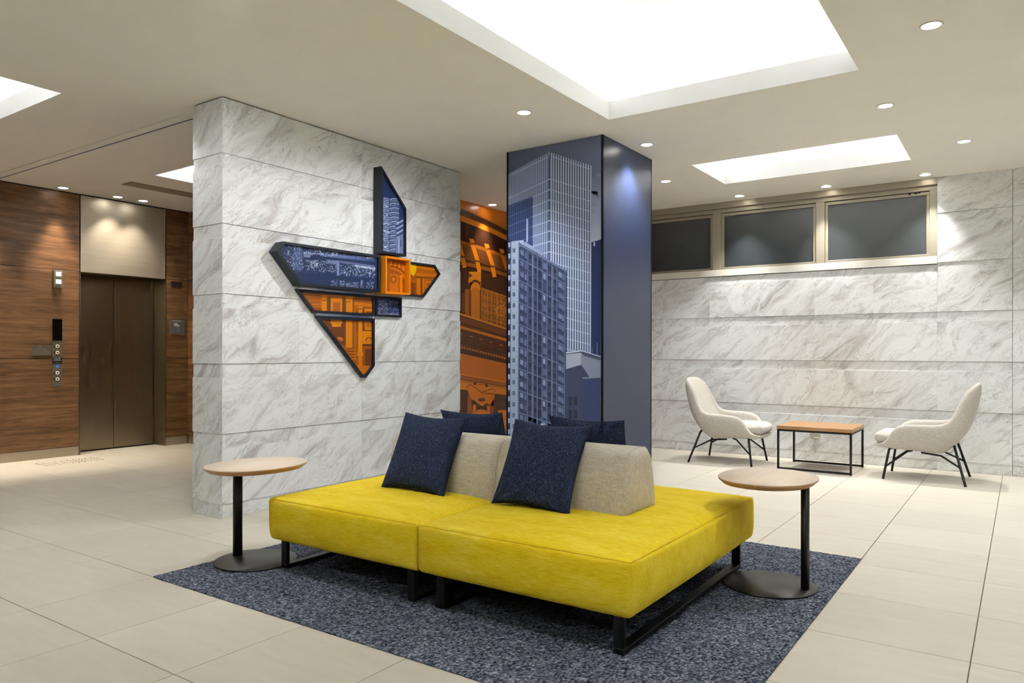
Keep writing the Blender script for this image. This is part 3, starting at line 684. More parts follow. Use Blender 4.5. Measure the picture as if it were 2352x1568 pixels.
# distant dark tower on the right
P.add([(903, 1012), (1005, 980), (1005, 2600), (903, 2600)], [(28, 42, 88), (24, 38, 82), (22, 36, 78), (22, 36, 78)], 1)
for k in range(90): x = 915 + rnd.random() * 84; y = 1060 + rnd.random() * 1000; P.rect(x, y, x + 3, y + 5, (44, 60, 110), 2)
P.rect(927, 1010, 943, 1048, (190, 200, 220), 2)
# main tower: faces
P.add([(40, 312), (475, 92), (490, 2160), (40, 2200)], [(88, 102, 140), (100, 116, 155), (60, 76, 120), (50, 66, 110)], 2)
P.add([(475, 92), (905, 220), (905, 2160), (475, 2160)], (36, 50, 94), 2)
def ledge(k): # y at corner, y at far left, y at far right
    y0 = 125 if k == 0 else 365 + 106.6 * (k - 1)
    dl = 215 - 0.0 if k == 0 else 200 - 13.5 * (k - 1); dr = 138 if k == 0 else 122 - 1.5 * (k - 1)
    return y0, y0 + dl, y0 + dr
for k in range(0, 19):
    y0, yl, yr = ledge(k)
    P.add([(40, yl - 4), (475, y0 - 5), (475, y0 + 6), (40, yl + 5)], (158, 174, 206), 4)
    P.add([(490, y0 - 4), (903, yr - 4), (903, yr + 4), (490, y0 + 5)], (150, 166, 200), 3)
n = 21
for i in range(n):
    f = (i / (n - 1)); x = 45 + 415 * f * (0.93 + 0.07 * f); yt = 325 - 225 * f - (0 if i < n - 1 else 6)
    P.add([(x, yt - 14), (x + 11, yt - 18), (x + 11, 2160), (x, 2160)], [(140, 154, 186), (150, 164, 196), (150, 168, 204), (150, 168, 204)], 3)
for i in range(16):
    x = 508 + i * 25.4; yt = 98 + i * 8.0
    P.add([(x, yt), (x + 15, yt + 2), (x + 15, 2160), (x, 2160)], [(176, 190, 216), (176, 190, 216), (178, 194, 224), (178, 194, 224)], 4)
P.add([(484, 90), (500, 90), (500, 2160), (484, 2160)], (182, 196, 222), 5)
P.rect(462, 118, 482, 2150, (60, 78, 122), 4)
for k in range(1, 19):
    y0, yl, yr = ledge(k); P.rect(462, y0 - 7, 484, y0 + 5, (160, 176, 208), 5)
# mirrored dark block on the left face
P.add([(40, 640), (300, 540), (300, 1060), (40, 1010)], (36, 52, 98), 5)
for k in range(13): x = 48 + k * 20.4; P.rect(x, 632 - (x - 40) * .38, x + 5, 1020, (66, 84, 130), 6)
for k in range(5): y = 655 + k * 97; P.line(40, y + 6, 300, y - 108 + k * 4, 6, (84, 102, 146), 6)
P.rect(236, 770, 254, 1010, (150, 166, 200), 7)
# foreground apartment block: balconies, pale flank, gridded facade
P.add([(36, 985), (85, 1000), (155, 1012), (155, 4600), (36, 4600)], (26, 36, 66), 7)
P.add([(80, 1005), (205, 990), (215, 1040), (158, 1060), (150, 4600), (72, 4600)], [(150, 166, 194), (164, 180, 206), (150, 166, 194), (150, 166, 194), (104, 120, 152), (110, 126, 158)], 8)
for k in range(30):
    y = 1010 + k * 113
    P.rect(38, y + 6, 72, y + 54, jit((150, 166, 196)), 8); P.rect(38, y + 58, 66, y + 70, (70, 84, 118), 8)
    P.rect(94, y + 66, 122, y + 108, (62, 76, 110), 9); P.rect(98, y + 70, 106, y + 104, (120, 136, 168), 10); P.line(76, y + 48, 152, y + 50, 3, (120, 136, 166), 9)
xr = [(157, 1015), (250, 1085), (350, 1140), (400, 1168), (450, 1196), (550, 1250), (640, 1300), (652, 1308)]
P.add([(157, 1018)] + xr[1:] + [(652, 4600), (150, 4600)], (42, 52, 82), 8)
P.add([(157, 1010), (652, 1298), (652, 1322), (157, 1040)], (96, 110, 146), 9)
P.add([(215, 1000), (310, 1060), (310, 1090), (215, 1045)], (140, 154, 186), 9); P.add([(312, 1070), (405, 1110), (405, 1165), (312, 1115)], (128, 142, 176), 9)
def fy_(x, k): # floor line of storey k at abscissa x
    t = (x - 157) / 495.0; sl = 285 - 7.8 * k; return 1050 + 113.5 * k + t * max(sl, 120)
colsx = [160, 252, 352, 402, 452, 552, 636]
for k in range(0, 28):
    for i in range(len(colsx) - 1):
        x0, x1 = colsx[i] + 8, colsx[i + 1] - 4; q = lambda x, dy: (x, fy_(x, k) + dy)
        kind = i % 4
        dark = (24, 34, 66); mid = (44, 56, 90); lightc = (108, 122, 158)
        if i in (1, 4):
            P.add([q(x0, 16), q(x1, 16), q(x1, 100), q(x0, 100)], (48, 58, 88), 9)
            P.add([q(x0 + 4, 20), q(x0 + 34, 20), q(x0 + 34, 62), q(x0 + 4, 62)], dark, 10); P.add([q(x1 - 34, 20), q(x1 - 4, 20), q(x1 - 4, 62), q(x1 - 34, 62)], dark, 10)
            if k < 15:
                P.rect(x0 + 38, fy_(x0 + 38, k), x0 + 43, fy_(x0 + 38, k) + 113, (128, 142, 176), 10); P.rect(x0 + 50, fy_(x0 + 50, k), x0 + 54, fy_(x0 + 50, k) + 113, (118, 132, 168), 10)
            else: P.add([q(x0 + 2, 18), q(x1 - 2, 18), q(x1 - 2, 58), q(x0 + 2, 58)], (20, 28, 54), 10)
        elif i in (0, 5):
            P.add([q(x0, 18), q(x1, 18), q(x1, 98), q(x0, 98)], (40, 50, 82), 9)
            P.add([q(x0 + 8, 24), q(x0 + 42, 24), q(x0 + 42, 74), q(x0 + 8, 74)], jit((96, 110, 146), 18), 10); P.add([q(x1 - 26, 24), q(x1 - 6, 24), q(x1 - 6, 84), q(x1 - 26, 84)], jit((84, 98, 136), 14), 10)
        else:
            P.add([q(x0 + 2, 18), q(x1 - 2, 18), q(x1 - 2, 84), q(x0 + 2, 84)], dark if i == 2 else jit((70, 84, 120), 20), 10)
            if i == 3 and k % 2: P.add([q(x0 + 4, 26), q(x0 + 22, 26), q(x0 + 22, 76), q(x0 + 4, 76)], jit((140, 156, 190), 18), 11)
    c = (100, 114, 150) if k % 2 else (60, 72, 106)
    P.add([(157, fy_(157, k) + 4), (636, fy_(636, k) + 4), (636, fy_(636, k) + 13), (157, fy_(157, k) + 13)], c, 11)
for x in colsx: P.rect(x - 4, fy_(x, 0) - 40, x + 5, 4600, (84, 98, 134), 12)
# small building lower right (grid y offset 1478.7)
oy_ = 1478.7
P.add([(650, 665 + oy_), (805, 645 + oy_), (1005, 708 + oy_), (1005, 4600), (650, 4600)], (52, 60, 90), 12)
P.add([(650, 685 + oy_), (805, 668 + oy_), (805, 792 + oy_), (650, 838 + oy_)], (150, 160, 182), 13)
P.add([(807, 672 + oy_), (1005, 745 + oy_), (1005, 918 + oy_), (890, 918 + oy_), (807, 795 + oy_)], (116, 126, 152), 13)
P.add([(807, 672 + oy_), (1005, 722 + oy_), (1005, 748 + oy_), (830, 700 + oy_)], (66, 74, 104), 14)
P.line(648, 672 + oy_, 806, 650 + oy_, 12, (184, 194, 212), 14); P.line(804, 648 + oy_, 1005, 708 + oy_, 10, (170, 180, 200), 14)
P.line(818, 930 + oy_, 1005, 918 + oy_, 14, (112, 122, 150), 14); P.add([(830, 938 + oy_), (1005, 926 + oy_), (1005, 4600), (830, 4600)], (46, 58, 98), 13)
for yy in (1120, 1255, 1365, 1480):
    for x0 in (678, 730): P.rect(x0, yy + oy_, x0 + 36, yy + 92 + oy_, (26, 34, 62), 14)
P.rect(966, 565 + oy_, 971, 690 + oy_, (120, 136, 170), 14); P.rect(918, 615 + oy_, 923, 672 + oy_, (90, 106, 144), 14)
# little white gatehouse at the foot
P.add([(375, 1430 + oy_), (500, 1440 + oy_), (500, 1560 + oy_), (375, 1560 + oy_)], (150, 162, 180), 14)
P.rect(392, 1465 + oy_, 455, 1560 + oy_, (90, 104, 128), 15); P.rect(370, 1428 + oy_, 504, 1440 + oy_, (176, 186, 200), 15)
P.add([(402 + 14 * math.cos(a * PI / 5), 1413 + oy_ + 16 * math.sin(a * PI / 5)) for a in range(10)], (180, 190, 206), 15)
P.clip_to([(CX0 + .019, 0.0), (CX1 - .019, 0.0), (CX1 - .019, 2.998), (CX0 + .019, 2.998)])
B('print_panel', CX0 + .019 + ox, CX1 - .019 + ox, CY0 + .0045 + oy, CY0 + .010 + oy, 0, 2.998, M_TRIMN, colm)
P.build('tower_print', lambda a, b_, d: (a + ox, CY0 + .0044 - d + oy, b_), M_PRINT, colm, gain=1.3)

# ---------------- orange mural
mur = thing('orange_mural', 'tall orange duotone mural of a domed classical facade behind the column', 'mural', (-5.515, 7.2, 0))
B('mural_board', 0.0, 0.0045, 5.845 - 7.2, YF - .005 - 7.2, 0, 2.998, solid('mural_board_brown', (70, 40, 20), 0.5), mur)
Q = Print(644, 1568, [(6.8285, 3.0351), (7.8605, 3.2136), (7.8566, 1.6313), (6.8253, 1.5927)])
XA, XB = -700, 1400
def band(yl0, yr0, yl1, yr1, col, ly=1, x0=None, x1=None, curve=0.0):
    x0 = XA if x0 is None else x0; x1 = XB if x1 is None else x1; n_ = 24
    for i in range(n_):
        a = x0 + (x1 - x0) * i / n_; b_ = x0 + (x1 - x0) * (i + 1) / n_
        g0 = lambda x: yl0 + (yr0 - yl0) * (x - 45) / 567 + curve * (x - 45) * (x - 612) / 80000
        g1 = lambda x: yl1 + (yr1 - yl1) * (x - 45) / 567 + curve * (x - 45) * (x - 612) / 80000
        Q.add([(a, g0(a)), (b_, g0(b_)), (b_, g1(b_)), (a, g1(a))], col, ly)
OR, OD, BR, DK, MD = (206, 118, 18), (172, 92, 14), (112, 62, 26), (66, 36, 20), (146, 82, 24)
band(-700, -500, 150, 415, (190, 104, 14), 0, curve=12); band(150, 415, 165, 432, OD, 2, curve=12); band(165, 432, 250, 500, DK, 1, curve=12)
band(205, 462, 213, 470, (36, 18, 12), 2, curve=12); band(228, 482, 236, 490, (120, 62, 26), 2, curve=12)
band(250, 500, 325, 562, (196, 112, 24), 1, curve=12); band(325, 562, 575, 760, (62, 34, 22), 1, curve=12)
band(575, 760, 618, 802, (150, 84, 26), 2, curve=12); band(618, 802, 800, 965, (104, 62, 30), 2, curve=12); band(800, 965, 838, 990, (70, 36, 18), 3, curve=12)
band(838, 990, 890, 1035, (132, 76, 28), 3, curve=12); band(890, 1035, 906, 1050, (44, 24, 14), 3, curve=12); band(906, 1050, 1520, 1700, (70, 40, 20), 1)
for dx, dy in ((-190, -55), (0, 0), (195, 65), (390, 130), (585, 195), (-380, -100)):
    s_ = 0.92 if dx > 300 else 1
    for pl in ([(147, 545), (205, 556), (222, 604), (165, 606)], [(167, 632), (222, 638), (285, 832), (232, 822)], [(232, 848), (286, 856), (305, 962), (256, 968)]):
        Q.add([(147 + (x - 147) * s_ + dx, y + dy) for x, y in pl], OR, 5)
    Q.add([(256 + dx, 968 + dy), (305 + dx, 962 + dy), (305 + dx, 974 + dy), (258 + dx, 980 + dy)], (232, 160, 60), 5)
# big column and capital
for cx_, dy in ((232, 0), (-330, -130), (800, 150)):
    Q.add([(cx_ - 82, 975 + dy), (cx_ + 72, 975 + dy), (cx_ + 72, 1180 + dy), (cx_ - 92, 1115 + dy)], (204, 124, 30), 4)
    Q.add([(cx_ - 82, 990 + dy), (cx_ - 38, 1020 + dy), (cx_ - 82, 1060 + dy)], (96, 52, 22), 5)
    Q.add([(cx_ - 90, 1130 + dy)] + [(cx_ + 72 * math.cos(a), 1190 + dy - 110 * math.sin(a)) for a in [PI - k * PI / 12 for k in range(13)]] + [(cx_ + 80, 1200 + dy)], (120, 66, 22), 5)
    Q.add([(cx_ + 66 * math.cos(a), 1215 + dy - 108 * math.sin(a)) for a in [PI - k * PI / 12 for k in range(13)]], (206, 126, 30), 6)
    Q.add([(cx_ - 62 + 0, 1240 + dy)] + [(cx_ + 62 * math.cos(a), 1240 + dy - 62 * math.sin(a)) for a in [PI - k * PI / 12 for k in range(13)]] + [(cx_ + 66, 1600 + dy), (cx_ - 66, 1560 + dy)], (190, 110, 24), 7)
    Q.add([(cx_ - 66, 1240 + dy), (cx_ - 50, 1240 + dy), (cx_ - 50, 1566 + dy), (cx_ - 66, 1560 + dy)], (150, 82, 20), 8); Q.rect(cx_ + 52, 1240 + dy, cx_ + 66, 1590 + dy, (160, 90, 20), 8)
    for k in range(6): Q.add([(cx_ - 72 + k * 24, 1110 + dy - 22 * math.sin(k / 5 * PI)), (cx_ - 60 + k * 24, 1096 + dy - 24 * math.sin(k / 5 * PI)), (cx_ - 50 + k * 24, 1118 + dy - 22 * math.sin(k / 5 * PI)), (cx_ - 60 + k * 24, 1130 + dy - 20 * math.sin(k / 5 * PI))], (84, 44, 18), 8)
Q.rect(98, 1200, 160, 1560, (150, 84, 24), 3); Q.rect(60, 1250, 92, 1500, (110, 62, 24), 4)
# lattice screen
Q.add([(308, 1175), (1400, 1560), (1400, 1900), (308, 1590)], (136, 78, 24), 3)
for k in range(12): x = 312 + k * 62 + (k % 2) * 8; Q.rect(x, 1180 + (x - 308) * .33, x + 9, 1640 + (x - 308) * .3, (206, 128, 34), 5)
for k in range(5): y = 1185 + k * 92; Q.line(308, y, 1400, y + 360 - k * 12, 8, (204, 124, 32), 5)
for k in range(34):
    x = 330 + (k % 8) * 38; y = 1215 + (k // 8) * 90 + (x - 308) * .33; Q.add([(x, y - 16), (x + 12, y), (x, y + 16), (x - 12, y)], jit((176, 104, 28), 24), 6)
for r0, r1, cc in ((70, 58, (214, 136, 40)), (46, 38, (204, 126, 34))):
    for k in range(24):
        a0, a1 = 2 * PI * k / 24, 2 * PI * (k + 1) / 24
        Q.add([(560 + r0 * math.cos(a0), 1475 + r0 * math.sin(a0)), (560 + r0 * math.cos(a1), 1475 + r0 * math.sin(a1)), (560 + r1 * math.cos(a1), 1475 + r1 * math.sin(a1)), (560 + r1 * math.cos(a0), 1475 + r1 * math.sin(a0))], cc, 7)
for k in range(26): y = 1260 + k * 13; Q.add([(335, y), (352, y - 5), (366, y + 4), (350, y + 8)], (190, 112, 34), 6)
O5 = 1512
def b5(a0, a1, c0, c1, col, ly=9, **kw): band(a0 + O5, a1 + O5, c0 + O5, c1 + O5, col, ly, **kw)
b5(-5, 175, 20, 200, (206, 124, 34)); b5(20, 200, 118, 288, (116, 62, 28)); b5(30, 206, 36, 212, (60, 30, 14), 10); b5(118, 288, 128, 296, (40, 22, 14)); b5(128, 296, 148, 308, (112, 60, 24)); b5(148, 306, 158, 314, (44, 24, 14))
b5(158, 314, 192, 352, (196, 112, 22)); b5(192, 352, 420, 560, (84, 48, 28)); b5(370, 500, 378, 507, (60, 32, 18), 10); b5(395, 525, 402, 532, (110, 60, 28), 10)
for k in range(-4, 9):
    x = 158 + k * 128; y = O5 + 285 + (x - 158) * .29; Q.add([(x, y), (x + 40, y + 8), (x + 40, y + 18), (x, y + 12)], (196, 118, 48), 11); Q.rect(x - 4, y + 30, x + 46, y + 84, (94, 54, 30), 10)
b5(420, 560, 455, 590, (96, 54, 28))
for k in range(-18, 40): x = 52 + k * 34.4; y = O5 + 420 + (x - 52) * .247; Q.add([(x, y), (x + 22, y + 5), (x + 22, y + 30), (x, y + 25)], (186, 106, 34), 11)
b5(455, 590, 512, 638, (72, 40, 24)); b5(512, 638, 772, 870, (186, 100, 18)); b5(772, 870, 790, 888, (206, 120, 26), 10); b5(790, 888, 845, 935, (150, 80, 22)); b5(845, 935, 853, 943, (60, 30, 14), 10)
b5(853, 943, 975, 1045, (204, 116, 22)); b5(868, 958, 874, 964, (90, 46, 16), 10); b5(975, 1045, 2600, 2700, (74, 42, 22))
for cx_ in (315, -420, 1050):
    cy_ = O5 + 1000 + (cx_ - 315) * .12
    for ex in (-85, 65): Q.add([(cx_ + ex + 16 * math.cos(a * PI / 6), cy_ - 85 + ex * .17 + 22 * math.sin(a * PI / 6)) for a in range(12)], (62, 32, 16), 11)
    sh = [(-190, -50), (-150, -95), (-60, -20), (5, 15), (70, -15), (150, -40), (178, 0), (165, 40), (175, 130), (140, 260), (120, 370), (-120, 370), (-165, 300), (-180, 100), (-175, 0)]
    Q.add([(cx_ + x, cy_ + y) for x, y in sh[:7]] + [(cx_ + 165, cy_ + 40), (cx_ - 175, cy_ + 0)], (206, 116, 20), 12)
    Q.add([(cx_ - 175, cy_), (cx_ + 168, cy_ + 30), (cx_ + 150, cy_ + 190), (cx_ + 60, cy_ + 150), (cx_ + 8, cy_ + 195), (cx_ - 90, cy_ + 120), (cx_ - 150, cy_ + 100)], (200, 110, 18), 12)
    Q.add([(cx_ - 180, cy_ + 60), (cx_ - 130, cy_ + 90), (cx_ - 120, cy_ + 380), (cx_ - 185, cy_ + 380)], (150, 78, 20), 12); Q.add([(cx_ + 170, cy_ + 80), (cx_ + 120, cy_ + 160), (cx_ + 110, cy_ + 380), (cx_ + 150, cy_ + 300)], (140, 72, 18), 12)
    Q.line(cx_ - 190, cy_ - 48, cx_ - 150, cy_ - 92, 8, (90, 46, 16), 13); Q.line(cx_ - 150, cy_ - 92, cx_, cy_ + 15, 8, (90, 46, 16), 13); Q.line(cx_, cy_ + 15, cx_ + 150, cy_ - 38, 8, (90, 46, 16), 13); Q.line(cx_ + 150, cy_ - 38, cx_ + 178, cy_, 8, (90, 46, 16), 13)
    Q.add([(cx_ + 50 * math.cos(a * PI / 8), cy_ + 108 + 26 * math.sin(a * PI / 8)) for a in range(16)], (100, 52, 18), 13)
    for k in range(12): a = k * .5; x = cx_ - 70 + (k % 6) * 28; Q.add([(x, cy_ + 160 + (k // 6) * 22), (x + 14, cy_ + 152 + (k // 6) * 22), (x + 20, cy_ + 168 + (k // 6) * 22)], (150, 82, 22), 13)
    Q.add([(cx_ - 110, cy_ + 170), (cx_ - 70, cy_ + 180), (cx_ - 70, cy_ + 380), (cx_ - 125, cy_ + 380)], (190, 104, 20), 13); Q.add([(cx_ + 70, cy_ + 190), (cx_ + 108, cy_ + 190), (cx_ + 112, cy_ + 380), (cx_ + 70, cy_ + 380)], (190, 104, 20), 13)
    for k in range(12):
        a0, a1 = PI - k * PI / 12, PI - (k + 1) * PI / 12
        Q.add([(cx_ + 88 * math.cos(a0), cy_ + 300 - 70 * math.sin(a0)), (cx_ + 88 * math.cos(a1), cy_ + 300 - 70 * math.sin(a1)), (cx_ + 66 * math.cos(a1), cy_ + 305 - 50 * math.sin(a1)), (cx_ + 66 * math.cos(a0), cy_ + 305 - 50 * math.sin(a0))], (196, 108, 20), 14)
    Q.add([(cx_ + 66 * math.cos(a), cy_ + 305 - 50 * math.sin(a)) for a in [PI - k * PI / 12 for k in range(13)]] + [(cx_ + 80, cy_ + 420), (cx_ - 80, cy_ + 420)], (206, 114, 10), 13)
Q.add([(530, O5 + 1240), (640, O5 + 1240), (640, O5 + 2400), (530, O5 + 2400)], (196, 112, 20), 12)
Q.clip_to([(5.846, 0.0), (YF - .006, 0.0), (YF - .006, 2.997), (5.846, 2.997)])
Q.build('mural_print', lambda a, b_, d: (.0046 + d, a - 7.2, b_), M_PRINTG, mur, gain=1.3)

# ---------------- framed wall art on the pier (each shadow box a thing)
def inset_poly(poly, t):
    n = len(poly); ar = sum(poly[i][0] * poly[(i + 1) % n][1] - poly[(i + 1) % n][0] * poly[i][1] for i in range(n)); sg = 1 if ar > 0 else -1
    ln = []
    for i in range(n):
        a, b_ = Vector(poly[i]), Vector(poly[(i + 1) % n]); d = (b_ - a).normalized(); nn = Vector((-d.y, d.x)) * sg
        ln.append((a + nn * t, d))
    out = []
    for i in range(n):
        p, d = ln[i - 1]; q, e = ln[i]; den = d.x * e.y - d.y * e.x
        s_ = ((q.x - p.x) * e.y - (q.y - p.y) * e.x) / den; out.append(tuple(p + d * s_))
    return out
def art(name, label, poly, depth, mat, pr, t=0.020, rec=0.02):
    y0 = sum(p[0] for p in poly) / len(poly); z0 = min(p[1] for p in poly)
    th = thing(name, label, 'wall art', (PX, y0, z0), group='shadow boxes of the wall sculpture on the pier')
    inn = inset_poly(poly, t); n = len(poly); f = lambda a, b_, d: (d, a - y0, b_ - z0)
    m = MB()
    vs = [f(*p, 0.002) for p in poly] + [f(*p, depth) for p in poly] + [f(*p, depth) for p in inn] + [f(*p, 0.004) for p in inn]
    m.add(vs, [(i, (i + 1) % n, n + (i + 1) % n, n + i) for i in range(n)] + [(n + i, n + (i + 1) % n, 2 * n + (i + 1) % n, 2 * n + i) for i in range(n)] +
          [(2 * n + i, 2 * n + (i + 1) % n, 3 * n + (i + 1) % n, 3 * n + i) for i in range(n)] + [tuple(range(n))])
    m.build('frame', mat, th)
    if pr:
        bk = MB(); bk.prism(inset_poly(poly, t + .0005), f, depth - rec - .006, depth - rec); bk.build('backing_board', M_TRIMN, th)
        pr.clip_to(inset_poly(poly, t + .0008)); pr.build('print', lambda a, b_, d: f(a, b_, depth - rec + .0002 + d), M_GLASSPRINT, th)
    return th
NV = (38, 56, 104)
# large wing: night skyline over water
W_ = Print(2091, 1568, [(3.4122, 2.0776), (4.6668, 2.2461), (4.6652, 1.4486), (3.4111, 1.4077)])
W_.add([(0, 0), (2100, 0), (2100, 1568), (0, 1568)], [(28, 42, 78), (30, 46, 86), (34, 52, 94), (34, 52, 94)], 0)
def scatter(P_, n_, x0, x1, y0, y1, w0, w1, h0, h1, cols, ly, sl=0.0):
    for _ in range(n_):
        x = rnd.uniform(x0, x1); y = rnd.uniform(y0, y1) + sl * (x - x0); a = rnd.uniform(w0, w1); b_ = rnd.uniform(h0, h1)
        P_.rect(x, y, x + a, y + b_, jit(rnd.choice(cols), 12), ly)
LT = [(150, 164, 204), (196, 206, 230), (104, 120, 166), (220, 226, 240)]; LM = [(84, 100, 150), (104, 120, 166), (66, 84, 132)]
W_.add([(540, 260), (700, 290), (710, 690), (540, 680)], (70, 86, 134), 1); scatter(W_, 190, 380, 720, 250, 680, 4, 12, 8, 34, LT + LM, 2)
W_.add([(720, 370), (1000, 395), (1950, 470), (1950, 540), (1000, 440), (720, 420)], [(170, 182, 214), (130, 144, 188), (64, 80, 130), (50, 66, 116), (90, 106, 154), (110, 126, 170)], 2)
W_.add([(720, 425), (840, 430), (830, 470), (720, 455)], (120, 136, 178), 3)
scatter(W_, 120, 760, 1300, 300, 400, 6, 20, 8, 30, LM + LT[:2], 3, .09); scatter(W_, 90, 1300, 1940, 370, 450, 4, 12, 10, 40, LM, 3, .06)
W_.add([(1215, 360), (1300, 370), (1300, 430), (1215, 420)], (180, 190, 220), 4); W_.add([(1235, 375), (1285, 382), (1285, 415), (1235, 410)], NV, 5)
for k in range(12): a = k * PI / 6; W_.add([(940, 520)] + [(940 + 130 * math.cos(a + d), 520 + 110 * math.sin(a + d)) for d in (0, .3, .6)], (34, 50, 92), 3)
scatter(W_, 240, 740, 1300, 500, 690, 4, 13, 5, 16, LT, 4, .04); scatter(W_, 60, 840, 960, 500, 640, 6, 18, 6, 22, LT, 5)
W_.add([(1100, 500), (1320, 520), (1320, 600), (1160, 560)], (110, 122, 164), 4); W_.rect(1290, 520, 1335, 775, (124, 138, 184), 6)
W_.add([(1350, 520), (1940, 600), (1940, 640), (1350, 560)], (98, 106, 146), 4); W_.add([(1600, 590), (1950, 640), (1950, 676), (1600, 625)], (196, 206, 230), 5)
scatter(W_, 260, 1340, 1940, 580, 770, 5, 18, 6, 30, LT + LM, 6, .05); scatter(W_, 60, 500, 1950, 640, 720, 4, 10, 4, 10, LT, 6, .04)
W_.add([(520, 700), (1290, 730), (1290, 960), (620, 960)], [(32, 48, 88), (30, 44, 82), (32, 48, 88), (34, 52, 92)], 5)
for x0, x1, y0, y1 in ((1180, 1290, 840, 965), (1330, 1420, 860, 980), (1430, 1560, 890, 980), (1560, 1660, 880, 990), (1690, 1740, 850, 1005), (1780, 1920, 860, 1025)):
    scatter(W_, 95, x0, x1, y0, y1, 6, 22, 3, 10, LT + LM, 7)
for k in range(8): W_.rect(1795 + k * 15, 458, 1805 + k * 15, 478 + (k % 2) * 6, (226, 230, 240), 8)
art('shadow_box', 'large navy wing-shaped shadow box with a city night print, left of the orange box',
    [(3.533, 1.939), (3.596, 2.017), (4.608, 2.020), (4.608, 1.703), (3.757, 1.698)], 0.10, M_TRIMN, W_)
# tower
T_ = Print(855, 1568, [(4.4602, 2.81), (5.4935, 3.0287), (5.4904, 1.6433), (4.4579, 1.5896)])
T_.add([(0, 0), (855, 0), (855, 1568), (0, 1568)], [(32, 50, 100), (32, 50, 100), (44, 60, 110), (44, 60, 110)], 0)
T_.add([(160, 390), (250, 410), (252, 1010), (160, 1010)], (70, 88, 138), 1)
for k in range(30): y = 396 + k * 21; T_.add([(160, y), (250, y + 14), (250, y + 21), (160, y + 9)], (174, 186, 216), 2)
scatter(T_, 150, 165, 245, 470, 990, 6, 26, 5, 14, LT + LM, 3)
T_.add([(255, 370), (290, 335), (330, 400), (362, 470), (362, 640), (322, 690), (322, 1015), (252, 1005)], (40, 54, 100), 2)
for k in range(13):
    y = 420 + k * 50
    T_.add([(255, y), (275, y - 9), (300, y - 14), (330, y - 12), (360, y - 4), (360, y + 8), (330, y), (300, y - 2), (275, y + 3), (255, y + 12)], (160, 174, 208), 3)
    for j in range(9): T_.rect(262 + j * 11, y + 12 - 8 * math.sin(j / 8 * PI), 268 + j * 11, y + 34 - 8 * math.sin(j / 8 * PI), jit((128, 144, 188), 22), 4)
T_.add([(320, 700), (405, 615), (405, 1040), (335, 1020)], (60, 76, 126), 4)
for k in range(7): y = 660 + k * 52; T_.add([(330, y + 20), (405, y - 20), (405, y - 4), (330, y + 40)], (170, 184, 214), 5)
T_.add([(318, 860), (405, 790), (405, 1040), (340, 1022)], (110, 126, 172), 6); T_.rect(352, 840, 362, 1030, (180, 192, 220), 7); T_.rect(376, 860, 384, 940, (30, 42, 80), 7)
art('shadow_box', 'tall navy blade-shaped shadow box with a round tower print, topmost of the sculpture',
    [(4.623, 2.796), (4.937, 2.479), (4.936, 2.046), (4.624, 2.043)], 0.10, M_TRIMN, T_)
# orange square
O_ = Print(855, 1568, [(4.4796, 2.817), (5.5174, 3.0368), (5.5144, 1.6453), (4.4773, 1.5914)])
O_.add([(0, 0), (855, 0), (855, 1568), (0, 1568)], (166, 84, 8), 0)
for k in range(6):
    a = 250 + k * 42; O_.add([(a, 1085 + k * 22), (a + 16, 1088 + k * 22), (a + 2 + k * 4, 1160 + k * 18), (a - 16 + k * 4, 1152 + k * 18)], (224, 130, 12), 2)
for k in range(20):
    a0, a1 = PI * .5 - k * .075, PI * .5 - (k + 1) * .075
    for r0, r1, cc in ((205, 190, (120, 60, 10)), (188, 168, (196, 106, 10)), (150, 142, (120, 60, 10))):
        O_.add([(240 + r0 * math.cos(a0), 1350 - r0 * math.sin(a0)), (240 + r0 * math.cos(a1), 1350 - r0 * math.sin(a1)), (240 + r1 * math.cos(a1), 1350 - r1 * math.sin(a1)), (240 + r1 * math.cos(a0), 1350 - r1 * math.sin(a0))], cc, 3)
O_.rect(236, 1240, 330, 1440, (198, 108, 10), 2); O_.add([(278 + 38 * math.cos(a * PI / 8), 1295 + 44 * math.sin(a * PI / 8)) for a in range(16)], (150, 80, 10), 4); O_.add([(278 + 20 * math.cos(a * PI / 8), 1295 + 24 * math.sin(a * PI / 8)) for a in range(16)], (206, 116, 14), 5)
O_.rect(348, 1270, 376, 1440, (218, 124, 12), 5); O_.rect(340, 1250, 382, 1270, (226, 134, 20), 6); O_.rect(384, 1290, 396, 1440, (130, 66, 10), 5)
art('shadow_box', 'small bright orange square shadow box at the centre of the wall sculpture',
    [(4.633, 2.018), (4.949, 2.019), (4.948, 1.700), (4.633, 1.693)], 0.14, M_ORANGE, O_, 0.016, 0.055)
# arrow
A_ = Print(855, 1568, [(4.5233, 2.833), (5.5712, 3.0548), (5.5681, 1.6498), (4.521, 1.5954)])
A_.add([(0, 0), (855, 0), (855, 1568), (0, 1568)], (176, 92, 10), 0)
A_.add([(480, 1120), (550, 1130), (548, 1200), (520, 1255), (490, 1235), (480, 1200)], (238, 190, 8), 2); A_.add([(735, 1160), (750, 1165), (748, 1190), (738, 1188)], (238, 190, 8), 2)
A_.add([(555, 1140), (735, 1175), (735, 1200), (555, 1168)], (210, 120, 18), 2); A_.add([(545, 1220), (770, 1235), (760, 1262), (540, 1250)], (206, 116, 16), 2); A_.add([(540, 1262), (760, 1275), (752, 1284), (540, 1274)], (110, 56, 12), 3)
A_.rect(596, 1280, 612, 1470, (120, 62, 12), 3); A_.rect(556, 1280, 590, 1470, (212, 120, 12), 2); A_.rect(618, 1284, 634, 1470, (216, 124, 14), 3)
